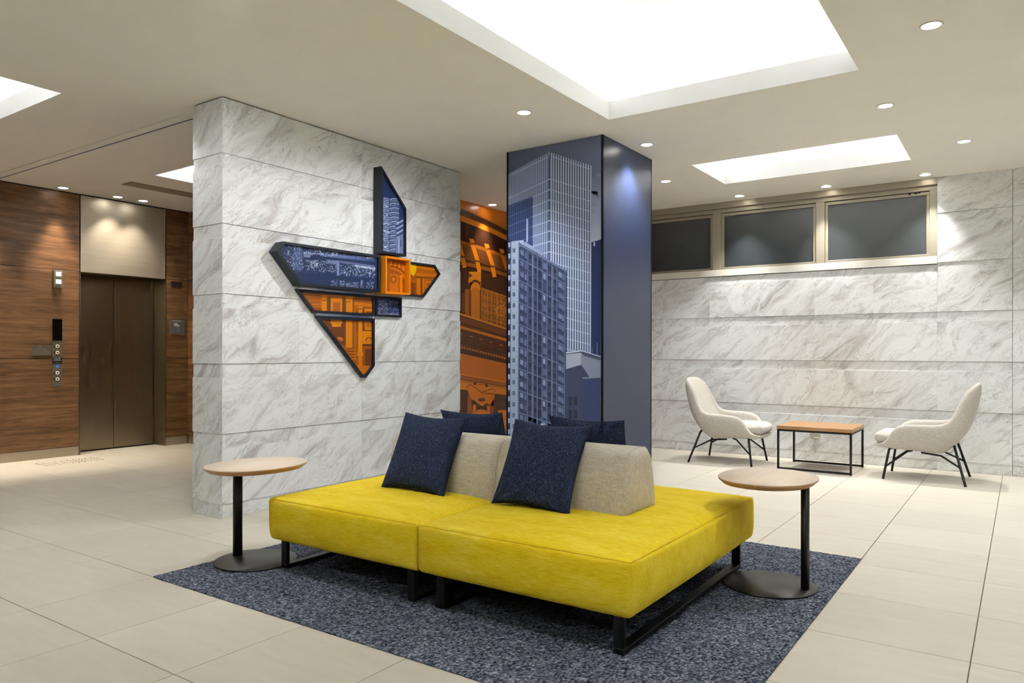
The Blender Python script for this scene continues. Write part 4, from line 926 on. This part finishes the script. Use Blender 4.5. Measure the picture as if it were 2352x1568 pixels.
for k in range(18):
    a0, a1 = 2 * PI * k / 18, 2 * PI * (k + 1) / 18
    A_.add([(678 + 38 * math.cos(a0), 1350 + 44 * math.sin(a0)), (678 + 38 * math.cos(a1), 1350 + 44 * math.sin(a1)), (678 + 22 * math.cos(a1), 1350 + 26 * math.sin(a1)), (678 + 22 * math.cos(a0), 1350 + 26 * math.sin(a0))], (216, 126, 16), 4)
A_.add([(488, 1330), (540, 1330), (540, 1470), (488, 1465)], (130, 66, 10), 2)
art('shadow_box', 'navy arrow-shaped shadow box with an orange facade print, right end of the sculpture',
    [(4.952, 2.017), (5.409, 2.021), (5.490, 1.942), (5.247, 1.702), (4.952, 1.703)], 0.035, M_TRIMN, A_, 0.018, 0.018)
# three lower boxes share one facade photograph
def facade():
    F_ = Print(1704, 1568, [(3.7823, 1.7267), (5.015, 1.8206), (5.0132, 0.9032), (3.7809, 0.9466)])
    F_.add([(0, 0), (1704, 0), (1704, 1568), (0, 1568)], (150, 80, 18), 0)
    C1, C2, C3 = (216, 130, 10), (184, 100, 14), (110, 60, 24)
    F_.add([(120, 150), (1200, 225), (1200, 250), (120, 175)], C2, 1); F_.add([(120, 200), (400, 215), (400, 240), (120, 225)], (190, 104, 20), 2); F_.rect(200, 260, 400, 300, (170, 92, 16), 1); F_.rect(250, 330, 400, 345, C1, 2); F_.rect(280, 372, 400, 386, C1, 2)
    for x0, x1, y0, y1 in ((398, 478, 190, 470), (778, 880, 210, 1030)):
        F_.rect(x0, y0, x1, y1, C1, 3); F_.rect(x0 - 8, y0, x1 + 14, y0 + 40, (206, 120, 14), 4)
        for k in range(3): F_.add([(x0 + 14 + k * 24, y0 + 76), (x0 + 24 + k * 24, y0 + 88), (x0 + 14 + k * 24, y0 + 102), (x0 + 4 + k * 24, y0 + 88)], (90, 48, 12), 5)
    F_.rect(480, 240, 776, 470, C3, 2); F_.rect(540, 235, 720, 470, C1, 3); F_.rect(575, 300, 690, 470, C2, 4); F_.rect(585, 315, 680, 470, (160, 92, 30), 5)
    F_.rect(450, 560, 776, 980, C3, 2); F_.rect(540, 580, 720, 640, C1, 3); F_.rect(560, 630, 700, 692, (222, 136, 14), 4); F_.line(540, 606, 716, 606, 5, (90, 48, 12), 5)
    for k in range(6): F_.rect(582 + k * 18, 625, 586 + k * 18, 650, (120, 64, 14), 5)
    F_.add([(640, 860), (690, 850), (740, 880), (740, 892), (660, 892)], C1, 3); F_.rect(680, 900, 730, 915, C1, 3)
    F_.rect(880, 230, 910, 1040, (140, 74, 14), 3); F_.rect(910, 345, 940, 1200, C2, 2); F_.rect(940, 380, 975, 760, (120, 66, 20), 2)
    F_.add([(905, 300), (1200, 330), (1200, 385), (905, 350)], (200, 114, 12), 3)
    F_.rect(972, 430, 1034, 1090, (222, 134, 8), 3); F_.rect(958, 370, 1042, 430, C1, 4)
    for k in range(5): F_.add([(966 + k * 15, 395), (974 + k * 15, 408), (966 + k * 15, 421), (960 + k * 15, 408)], (96, 50, 12), 5)
    F_.rect(1040, 395, 1200, 760, C3, 2); F_.rect(1070, 405, 1200, 470, C1, 3); F_.rect(1090, 450, 1200, 490, (120, 64, 20), 4); F_.rect(1072, 590, 1200, 740, (206, 122, 14), 3); F_.rect(1094, 600, 1180, 690, (170, 98, 26), 4)
    F_.rect(1034, 762, 1200, 960, (214, 128, 10), 3); F_.line(1034, 762, 1200, 768, 8, (236, 160, 40), 4); F_.rect(1012, 905, 1200, 945, (206, 122, 14), 4)
    for k in range(12):
        a0, a1 = PI - k * PI / 12, PI - (k + 1) * PI / 12
        F_.add([(1140 + 56 * math.cos(a0), 905 - 50 * math.sin(a0)), (1140 + 56 * math.cos(a1), 905 - 50 * math.sin(a1)), (1140 + 42 * math.cos(a1), 905 - 36 * math.sin(a1)), (1140 + 42 * math.cos(a0), 905 - 36 * math.sin(a0))], (84, 44, 12), 5)
    F_.rect(1048, 960, 1200, 990, (96, 50, 16), 4); F_.rect(1062, 985, 1200, 1300, (150, 82, 22), 4); F_.rect(1078, 1040, 1186, 1296, (104, 58, 26), 5)
    F_.rect(960, 1090, 1050, 1146, (212, 124, 10), 4); F_.rect(975, 1146, 1034, 1300, (206, 118, 8), 4)
    for k in range(8): F_.rect(790 + k * 8, 1020 + k * 24, 940, 1030 + k * 24, (206, 118, 14) if k % 2 else (120, 62, 12), 4)
    F_.rect(900, 1300, 1240, 1420, (200, 112, 12), 4); F_.line(980, 1340, 1200, 1330, 5, (120, 64, 12), 5)
    return F_
art('shadow_box', 'navy slanted four-sided shadow box with an orange facade print, under the large wing',
    [(3.768, 1.675), (4.616, 1.678), (4.616, 1.500), (3.940, 1.498)], 0.03, M_TRIMN, facade(), 0.020, 0.018)
art('shadow_box', 'navy pointed triangular shadow box with an orange facade print, lowest of the sculpture',
    [(3.964, 1.473), (4.614, 1.477), (4.615, 1.066), (4.512, 0.965), (4.470, 0.967)], 0.03, M_TRIMN, facade(), 0.022, 0.018)
S_ = Print(1704, 1568, [(3.7823, 1.7267), (5.015, 1.8206), (5.0132, 0.9032), (3.7809, 0.9466)])
S_.rect(1200, 150, 1704, 600, (34, 50, 98), 0)
scatter(S_, 420, 1275, 1420, 235, 500, 8, 34, 3, 8, LT + LM, 2); scatter(S_, 260, 1440, 1600, 245, 510, 6, 26, 3, 7, LM + LT[:2], 2); scatter(S_, 80, 1270, 1610, 480, 515, 20, 60, 2, 5, LT, 3)
art('shadow_box', 'small navy rectangular shadow box with a rippling water print, below the orange box',
    [(4.630, 1.676), (4.954, 1.679), (4.954, 1.500), (4.630, 1.500)], 0.03, M_TRIMN, S_, 0.018, 0.018)
m = MB()
cn = thing('mounting_strips', 'thin polished strips joining the shadow boxes on the pier', 'bracket', (PX, 4.3, 1.46))
B('strip', 0.001, 0.014, 3.80 - 4.3, 4.62 - 4.3, 1.6795 - 1.46, 1.6965 - 1.46, M_CHROME, cn); B('strip', 0.001, 0.014, 3.98 - 4.3, 4.61 - 4.3, 1.4795 - 1.46, 1.4965 - 1.46, M_CHROME, cn)

# ================================================================ DOWNLIGHTS
ring_me = MB().lathe([(0.0475, 0.001), (0.058, 0.0005), (0.060, -0.002), (0.057, -0.005), (0.049, -0.0045), (0.0475, 0.001)], 28)
ring_me.f = ring_me.f[:-2]; ring_me.sm = ring_me.sm[:-2]; ring_me = ring_me.mesh('trim_ring', True); ring_me.materials.append(M_RING)
lens_me = MB().lathe([(0.047, 0.0), (0.047, -0.0025), (0.035, -0.0042), (0.0, -0.0048)], 28).mesh('lens'); lens_me.materials.append(M_LENS)
for x, y, p, c, a, aim, lab in DOWN:
    t = thing('downlight', lab, 'light', (x, y, ceil_z(y)), group='recessed ceiling downlights')
    mobj('trim_ring', ring_me, None, t); mobj('lens', lens_me, None, t)

# ================================================================ RUG
def rug_mat():
    m, nt, b = newmat('blue_grey_loop_pile'); a = N(nt, 'ShaderNodeVertexColor', layer_name='Col')
    tc = N(nt, 'ShaderNodeTexCoord'); n = N(nt, 'ShaderNodeTexNoise', inp={'Scale': 2.2, 'Detail': 4.0, 'Roughness': 0.6}); L(nt, tc.outputs['Object'], n.inputs['Vector'])
    mp = mapping(nt, tc.outputs['Object'], (1.0, 14.0, 1.0)); n2 = N(nt, 'ShaderNodeTexNoise', inp={'Scale': 2.0, 'Detail': 3.0}); L(nt, mp.outputs[0], n2.inputs['Vector'])
    ad = N(nt, 'ShaderNodeMath', op='ADD'); L(nt, n.outputs['Fac'], ad.inputs[0]); L(nt, n2.outputs['Fac'], ad.inputs[1])
    mr = N(nt, 'ShaderNodeMapRange', inp={'From Min': 0.6, 'From Max': 1.4, 'To Min': 0.72, 'To Max': 1.28}); L(nt, ad.outputs[0], mr.inputs['Value'])
    mu = N(nt, 'ShaderNodeVectorMath', op='SCALE'); L(nt, a.outputs['Color'], mu.inputs[0]); L(nt, mr.outputs[0], mu.inputs['Scale'])
    L(nt, mu.outputs[0], b.inputs['Base Color']); b.inputs['Roughness'].default_value = 0.95; b.inputs['Specular IOR Level'].default_value = 0.05
    return m
M_RUG = rug_mat()
RX0, RX1, RY0, RY1 = -3.760, -0.762, 2.122, 4.628
rug = thing('area_rug', 'blue-grey loop pile rectangular rug under the yellow sofa', 'rug', ((RX0 + RX1) / 2, (RY0 + RY1) / 2, 0))
rw, rd = (RX1 - RX0) / 2, (RY1 - RY0) / 2
B('backing', -rw + .006, rw - .006, -rd + .006, rd - .006, 0.0005, 0.004, solid('olive_rug_backing', (92, 88, 66), 0.9), rug)
nx, ny = 500, 418
rg = np.random.RandomState(3)
gx, gy = np.meshgrid(np.linspace(-rw, rw, nx), np.linspace(-rd, rd, ny), indexing='ij')
jx = (rg.rand(nx, ny) - .5) * .004; jy = (rg.rand(nx, ny) - .5) * .004
hz = 0.0075 + rg.rand(nx, ny) * .0045
edge = np.minimum.reduce([rw - np.abs(gx), rd - np.abs(gy)]); hz = np.where(edge < .004, 0.0035, np.where(edge < .012, hz - .0015, hz))
hz = np.minimum(hz, 0.0118)
co = np.stack([gx + jx, gy + jy, hz], -1).reshape(-1, 3)
ii, jj = np.meshgrid(np.arange(nx - 1), np.arange(ny - 1), indexing='ij'); a_ = (ii * ny + jj).ravel()
fc = np.stack([a_, a_ + ny, a_ + ny + 1, a_ + 1], -1)
me = bpy.data.meshes.new('pile'); me.vertices.add(len(co)); me.vertices.foreach_set('co', co.ravel().astype('f'))
me.loops.add(len(fc) * 4); me.loops.foreach_set('vertex_index', fc.ravel().astype('i')); me.polygons.add(len(fc))
me.polygons.foreach_set('loop_start', (np.arange(len(fc)) * 4).astype('i')); me.update(calc_edges=True)
ca = me.color_attributes.new('Col', 'FLOAT_COLOR', 'POINT')
pal = np.array([lin((28, 31, 42)), lin((58, 63, 77)), lin((88, 95, 111)), lin((116, 122, 136)), lin((148, 152, 160))])
pick = rg.choice(5, size=nx * ny, p=[.22, .25, .25, .18, .10]); cc = pal[pick]
ca.data.foreach_set('color', cc.ravel().astype('f'))
me.materials.append(M_RUG); o = bpy.data.objects.new('pile', me); COL.objects.link(o); o.parent = rug; o['kind'] = 'stuff'
TR = 0.012

# ================================================================ SOFA
SX0, SX1, SXM, SY0, SY1 = -3.375, -1.213, -2.297, 2.548, 4.095
scx, scy = (SX0 + SX1) / 2, (SY0 + SY1) / 2
sofa = thing('island_sofa', 'double-sided island sofa with bright yellow seats and grey-beige centre backrest', 'sofa', (scx, scy, 0))
def seat(x0, x1, outer):
    r = 0.023; me = soft_box((x1 - x0, SY1 - SY0, 0.226), r, (0.018, 0.016, 0.026), 26)
    # keep the face that meets the neighbouring module flat
    for v in me.vertices:
        lim = (x1 - x0) / 2 - 0.0012
        if outer < 0 and v.co.x > lim: v.co.x = lim
        if outer > 0 and v.co.x < -lim: v.co.x = -lim
        # slightly drawn-in lower edge
        k = max(0, (-v.co.z - .03) / .083); s = 1 - 0.020 * k * k
        v.co.x = v.co.x * s if (v.co.x * outer > 0) else v.co.x
        v.co.y *= 1 - 0.010 * k * k
        if v.co.z < 0: v.co.z = max(v.co.z, -0.113)
    me.update(); o = mobj('seat_cushion', me, M_YEL, sofa); o.location = ((x0 + x1) / 2 - scx, 0, 0.170 + 0.113)
    # stitched seams round the top edge and down the outer corners
    hx, hy = (x1 - x0) / 2 - .006, (SY1 - SY0) / 2 - .007; zt = .1085
    m = MB(); rr = .0016
    pts = []
    for i in range(25): t = -1 + 2 * i / 24; pts.append((t * hx, -hy - .0145 * (1 - abs(t) ** 2.2) * .15, zt))
    m.tube(pts, rr, 6); m.tube([(x, -y, z) for x, y, z in pts], rr, 6)
    sx = hx * outer
    m.tube([(sx + outer * .015 * (1 - abs(t) ** 2.2) * .15, t * hy, zt) for t in [-1 + 2 * i / 24 for i in range(25)]], rr, 6)
    m.build('seam', M_YEL, o)
    for sy in (-1, 1): MB().tube([(sx * (1 - .018 * (i / 8) ** 2) + outer * .0005, sy * (hy + .001 - .006 * (i / 8) ** 2), .100 - .19 * i / 8) for i in range(9)], rr, 6).build('corner_seam', M_YEL, o)
seat(SX0, SXM - .0008, -1); seat(SXM + .0008, SX1, 1)
# sled legs
for x0 in (-3.326, -2.400, -2.220, -1.316):
    y0, y1 = 2.600, 4.040; m = MB(); t = .022; xw = .045
    m.cbox(x0 - scx, x0 + xw - scx, y0 - scy, y1 - scy, TR, TR + t, .002)
    m.cbox(x0 - scx, x0 + xw - scx, y0 - scy, y0 + t - scy, TR + t, .172, .002); m.cbox(x0 - scx, x0 + xw - scx, y1 - t - scy, y1 - scy, TR + t, .172, .002)
    m.build('leg', M_BLACK, sofa)
m = MB().cbox(-1.02, 1.02, -.66, .66, .155, .172, .002); m.build('base_board', M_BLACK, sofa)
# backrest: lofted trapezoid with round shoulders
def backmod(x0, x1, outer):
    y0b, y1b, zb, zt = 3.145, 3.500, .400, .722
    prof = []
    def arc(cx, cz, r, a0, a1, n):
        for i in range(n + 1):
            a = math.radians(a0 + (a1 - a0) * i / n); prof.append((cx + r * math.cos(a), cz + r * math.sin(a)))
    prof.append((y0b, zb)); prof.append((y0b + .004, .46)); prof.append((y0b + .016, .54)); prof.append((y0b + .032, .62))
    arc(3.262, .652, .066, 172, 92, 8); prof.append((3.322, zt + .001)); arc(3.383, .652, .067, 88, 8, 8)
    prof.append((y1b - .030, .60)); prof.append((y1b - .014, .52)); prof.append((y1b - .003, .45)); prof.append((y1b, zb))
    n = len(prof); segs = 14; m = MB(); vs = []
    cyb, czb = 3.322, .56
    for i in range(segs + 1):
        t = i / segs; x = x0 + (x1 - x0) * t
        e = (1 - t) if outer > 0 else t   # 0 at the outer end
        for (y, z) in prof:
            vs.append((x - scx, y - scy, z))
    fs = [(i * n + k, i * n + k + 1, (i + 1) * n + k + 1, (i + 1) * n + k) for i in range(segs) for k in range(n - 1)]
    m.add(vs, fs, True)
    # end caps: slightly bulged with a rounded edge
    for e_, x, sg in ((0, x0, -1), (1, x1, 1)):
        rings = []; bul = .030 if sg == outer else .003
        for q in range(7):
            s = 1 - q / 6.0 if q < 6 else 0.0
            s = math.cos(q / 6 * PI / 2) if False else (1 - (q / 6.0) ** 1.0)
            dx = bul * (1 - (s ** 6)) ** .5 if s < 1 else 0
            rings.append([(x + sg * dx - scx, cyb + (y - cyb) * s - scy, czb + (z - czb) * s) for y, z in prof])
        base = len(m.v); m.v += [p for rg_ in rings for p in rg_]
        for q in range(6):
            for k in range(n):
                a, b2 = base + q * n + k, base + q * n + (k + 1) % n
                f = (a, b2, b2 + n, a + n); m.f.append(f if sg < 0 else f[::-1]); m.sm.append(True)
    me = m.mesh('backrest', False); bm = bmesh.new(); bm.from_mesh(me); bmesh.ops.remove_doubles(bm, verts=bm.verts, dist=1e-5); bmesh.ops.dissolve_degenerate(bm, edges=bm.edges, dist=1e-6)
    bmesh.ops.recalc_face_normals(bm, faces=bm.faces); bm.to_mesh(me); bm.free()
    o = mobj('backrest', me, M_LINEN, sofa)
    m = MB()
    x = x1 if outer > 0 else x0
    m.tube([(x - scx + outer * .001, y - scy, z) for y, z in prof], .0016, 6); m.build('backrest_seam', M_LINEN, o)
backmod(-3.050, -2.2945, -1); backmod(-2.2855, -1.550, 1)

# ================================================================ CUSHIONS
def pillow(sz=.46, th=.15, seed=0, n=26):
    rd_ = random.Random(seed); m = MB(); g = {}
    def shape(u, v):
        # outline with drawn-in sides and pointed corners
        k = .10; x = u * (1 - k * (1 - v * v)); y = v * (1 - k * (1 - u * u))
        x *= sz / 2; y *= sz / 2
        h = (max(0, 1 - u * u) ** .42) * (max(0, 1 - v * v) ** .42) * th / 2
        h += .006 * math.sin(5 * u + seed) * math.sin(4 * v + 2 * seed) * (1 - u * u) * (1 - v * v)
        cr = .008 * math.exp(-((abs(u) - .72) ** 2 + (v + .80) ** 2) / .02) * math.sin(26 * (v + .4 * abs(u)))
        return x, y, h, cr
    for sg in (1, -1):
        vs = []; t = [math.sin(PI / 2 * (-1 + 2 * i / n)) for i in range(n + 1)]
        for i in range(n + 1):
            for j in range(n + 1):
                x, y, h, cr = shape(t[i], t[j]); vs.append((x, sg * (h + cr * (h > .004)), y))
        fs = [(i * (n + 1) + j, (i + 1) * (n + 1) + j, (i + 1) * (n + 1) + j + 1, i * (n + 1) + j + 1) for i in range(n) for j in range(n)]
        if sg > 0: fs = [f[::-1] for f in fs]
        m.add(vs, fs, True)
    me = m.mesh('cover', False); bm = bmesh.new(); bm.from_mesh(me); bmesh.ops.remove_doubles(bm, verts=bm.verts, dist=2e-5); bmesh.ops.recalc_face_normals(bm, faces=bm.faces); bm.to_mesh(me); bm.free()
    pts = []
    for a, b_ in (((-1, -1), (1, -1)), ((1, -1), (1, 1)), ((1, 1), (-1, 1)), ((-1, 1), (-1, -1))):
        for i in range(12):
            u = a[0] + (b_[0] - a[0]) * i / 12; v = a[1] + (b_[1] - a[1]) * i / 12; x, y, h, c_ = shape(u, v); pts.append((x, 0, y))
    pts.append(pts[0]); mp = MB().tube(pts, .0022, 6, False)
    return me, mp.mesh('piping')
def cushion(label, x, yb, yt, zb, rz, roll, seed):
    sz = .46; me, pm = pillow(sz, .15, seed)
    t = thing('scatter_cushion', label, 'cushion', (x, yb, zb), group='navy scatter cushions on the sofa')
    lean = math.atan2(yt - yb, .40)
    R = Matrix.Rotation(rz, 4, 'Z') @ Matrix.Rotation(-lean, 4, 'X') @ Matrix.Rotation(roll, 4, 'Y') @ Matrix.Translation((0, 0, sz / 2 * .94))
    for nme, q in (('cover', me), ('piping', pm)):
        q.transform(R); mobj(nme, q, M_NAVY, t)
cushion('navy tweed cushion leaning on the front of the backrest, left of the seam', -2.775, 3.045, 3.235, .424, math.radians(1), math.radians(1.2), 1)
cushion('navy tweed cushion leaning on the front of the backrest, right of the seam', -2.000, 3.045, 3.235, .424, math.radians(0), math.radians(1.5), 2)
cushion('navy tweed cushion behind the backrest, its top showing at left', -2.680, 3.615, 3.455, .424, math.radians(0), math.radians(-.6), 3)
cushion('navy tweed cushion behind the backrest, its top showing at right', -1.915, 3.615, 3.455, .424, math.radians(-1), math.radians(.5), 4)

# ================================================================ SIDE TABLES
def side_table(label, cx, cy, px, py, bx, by, z0):
    t = thing('side_table', label, 'side table', (cx, cy, z0), group='oval-top side tables beside the sofa')
    ex, ey = .235, .286; zt = .560 - z0
    o = MB().lathe([(1.0, zt - .004), (.997, zt), (0.0, zt)], 64, ex, ey, p=2.15).build('table_top', M_OAKTOP, t)
    MB().lathe([(.80, zt - .0305), (.905, zt - .030), (.995, zt - .010), (1.0, zt - .004)], 64, ex, ey, p=2.15).build('top_edge', M_OAKEDGE, t)
    MB().lathe([(1.0, 0.0), (1.0, .006), (.988, .008), (0.0, .008)], 64, .226, .222, (bx - cx, by - cy), 2.0).build('base_plate', M_BLACK2, t)
    MB().lathe([(1.0, .008), (1.0, zt - .030)], 28, .019, .027, (px - cx, py - cy), 2.6).build('post', M_BLACK, t)
    s = 1 if px < cx else -1
    MB().prism([(0, zt - .031), (s * .20, zt - .031), (s * .20, zt - .036), (s * .055, zt - .040), (0, zt - .058)], lambda a, b_, d: (px - cx + a, py - cy + d, b_), -.018, .018).build('bracket', M_BLACK, t)
side_table('pale oak oval-top side table at the left end of the sofa', -3.535, 2.595, -3.710, 2.597, -3.555, 2.605, TR + .0005)
side_table('pale oak oval-top side table at the right end of the sofa', -1.064, 3.820, -0.886, 3.826, -1.056, 3.819, TR + .0005)

# ================================================================ COFFEE TABLE
ct = thing('coffee_table', 'rectangular honey oak coffee table on black metal frame between the armchairs', 'table', (-1.711, 8.04, 0))
tx0, tx1, ty0, ty1 = -.354, .354, -.325, .330
B('table_top', tx0, tx1, ty0, ty1, .412, .446, M_TEAK, ct, .0015)
m = MB(); bt = .020
m.cbox(tx0 + .003, tx1 - .003, ty0 + .003, ty0 + .023, .392, .4115, .001).cbox(tx0 + .003, tx1 - .003, ty1 - .023, ty1 - .003, .392, .4115, .001)
m.cbox(tx0 + .003, tx0 + .023, ty0 + .023, ty1 - .023, .392, .4115, .001).cbox(tx1 - .023, tx1 - .003, ty0 + .023, ty1 - .023, .392, .4115, .001)
m.build('apron_frame', M_BLACK, ct)
for sx in (tx0 + .003, tx1 - .023):
    for sy in (ty0 + .003, ty1 - .023): B('leg', sx, sx + .020, sy, sy + .020, 0.0, .3915, M_BLACK, ct, .001)
for sy in (ty0 + .003, ty1 - .023): B('foot_rail', tx0 + .0235, tx1 - .0235, sy, sy + .020, .006, .026, M_BLACK, ct, .001)

# ================================================================ ARMCHAIRS (facing +x)
def make_chair(label):
    t = thing('lounge_chair', label, 'armchair', (0, 0, 0), group='light grey shell armchairs by the far wall')
    K = [(.415, .300), (.385, .282), (.335, .272), (.28, .270), (.20, .268), (.12, .264), (.03, .258), (-.06, .250), (-.125, .248), (-.175, .268), (-.225, .315), (-.285, .385), (-.335, .455), (-.375, .54), (-.405, .64), (-.425, .74), (-.440, .835), (-.440, .918)]
    R = [(.405, .318, .205), (.372, .330, .250), (.330, .345, .278), (.300, .380, .298), (.276, .440, .312), (.240, .495, .322), (.180, .525, .330), (.090, .533, .334), (-.01, .534, .334), (-.10, .536, .330), (-.175, .548, .320), (-.215, .585, .306), (-.245, .640, .290), (-.275, .705, .272), (-.308, .775, .262), (-.345, .840, .250), (-.388, .888, .222), (-.420, .910, .14)]
    KI = [(.402, .330), (.375, .328), (.335, .326), (.28, .325), (.20, .322), (.12, .318), (.03, .315), (-.04, .318), (-.09, .325), (-.13, .345), (-.168, .39), (-.198, .45), (-.225, .52), (-.255, .60), (-.288, .69), (-.323, .775), (-.362, .858), (-.396, .912)]
    nv = len(K); S = 8; vs = []
    for i, ((kx, kz), (rx, rz, ry), (ix, iz)) in enumerate(zip(K, R, KI)):
        out = []; inn = []
        for q in range(S + 1):
            a = q / S * PI / 2
            lat = math.sin(a) ** .60; up = 1 - math.cos(a) ** .62
            out.append((kx + (rx - kx) * up, ry * lat, kz + (rz - kz) * up))
            lat = math.sin(a) ** .70; up = 1 - math.cos(a) ** .75; t_ = min(1, i / 3.0)
            yi = ry - .062 * t_ - .004; xi, zi = rx + (ix - rx) * .12 + (.012 if i > 11 else 0), rz - (.004 if i < 11 else 0)
            inn.append((ix + (xi - ix) * up, yi * lat, iz + (zi - iz) * up))
        ring = [(x, -y, z) for x, y, z in out[::-1]] + out[1:] + inn[::-1] + [(x, -y, z) for x, y, z in inn[1:]]
        vs += ring
    W2 = 4 * S + 2
    fs = [(i * W2 + j, (i + 1) * W2 + j, (i + 1) * W2 + (j + 1) % W2, i * W2 + (j + 1) % W2) for i in range(nv - 1) for j in range(W2)]
    for i in (0, nv - 1):      # close the front lip and the top edge
        for j in range(2 * S):
            o0, o1 = i * W2 + j, i * W2 + j + 1; n0, n1 = i * W2 + (W2 - 1 - j), i * W2 + (W2 - 2 - j)
            fs.append((o0, o1, n1, n0))
    me = MB().add(vs, fs, True).mesh('shell')
    o = mobj('shell', me, M_SHELL, t)
    ss = o.modifiers.new('sub', 'SUBSURF'); ss.levels = 2; ss.render_levels = 2
    # seat cushion
    me = soft_box((.585, .500, .105), .042, (.022, .012, .016), 16)
    for v in me.vertices:
        v.co.y *= 1 - .10 * ((v.co.x / .30 + 1) / 2) ** 2 * 0 + 0.0
        fx = max(0, v.co.x / .30); v.co.z += -.006 * fx * fx
        v.co.y *= 1 - .16 * fx ** 3
        bk = max(0, -v.co.x / .30); v.co.y *= 1 - .10 * bk
    me.update(); c = mobj('seat_cushion', me, M_SHELL, t); c.location = (.112, 0, .368); c.rotation_euler = (0, math.radians(-1.5), 0)
    c.location = (.118, 0, .378)
    # legs and braces
    for sy in (-1, 1):
        MB().tube([(.262, sy * .16, .283), (.282, sy * .215, .284), (.289, sy * .232, .272), (.333, sy * .283, 0.0)], .0112, 12).build('leg', M_BLACK, t)
        MB().tube([(-.235, sy * .10, .345), (-.237, sy * .18, .338), (-.244, sy * .205, .322), (-.334, sy * .328, 0.0)], .0112, 12).build('leg', M_BLACK, t)
        MB().tube([(.314, sy * .260, .118), (.14, sy * .175, .262), (.10, sy * .16, .270)], .0085, 10).build('brace', M_BLACK, t)
        MB().tube([(-.288, sy * .266, .155), (-.135, sy * .17, .240), (-.115, sy * .165, .243), (.03, sy * .15, .256)], .0085, 10).build('brace', M_BLACK, t)
    MB().tube([(-.235, -.10, .345), (-.235, .10, .345)], .0105, 10).build('cross_bar', M_BLACK, t)
    MB().tube([(.262, -.16, .283), (.262, .16, .283)], .0105, 10).build('cross_bar', M_BLACK, t)
    return t
ch = make_chair('light grey shell armchair facing right, left of the coffee table'); ch.location = (-2.652, 8.0, 0)
def copy_tree(o, parent=None):
    c = o.copy(); COL.objects.link(c); c.parent = parent
    for k in list(o.children): copy_tree(k, c)
    return c
c2 = copy_tree(ch); c2['label'] = 'light grey shell armchair facing left, right of the coffee table'; c2.location = (-0.755, 7.995, 0); c2.rotation_euler = (0, 0, PI)

# wall outlet
ot = thing('wall_outlet', 'small grey outlet cover low on the marble wall behind the coffee table', 'outlet', (-1.890, YF, .243))
B('cover_plate', -.055, .055, -.008, 0.0, 0, .058, solid('grey_outlet', (178, 174, 166), .4), ot, .002)
B('flap_hinge', -.052, .052, -.011, -.008, .002, .010, M_BASE, ot, .001)
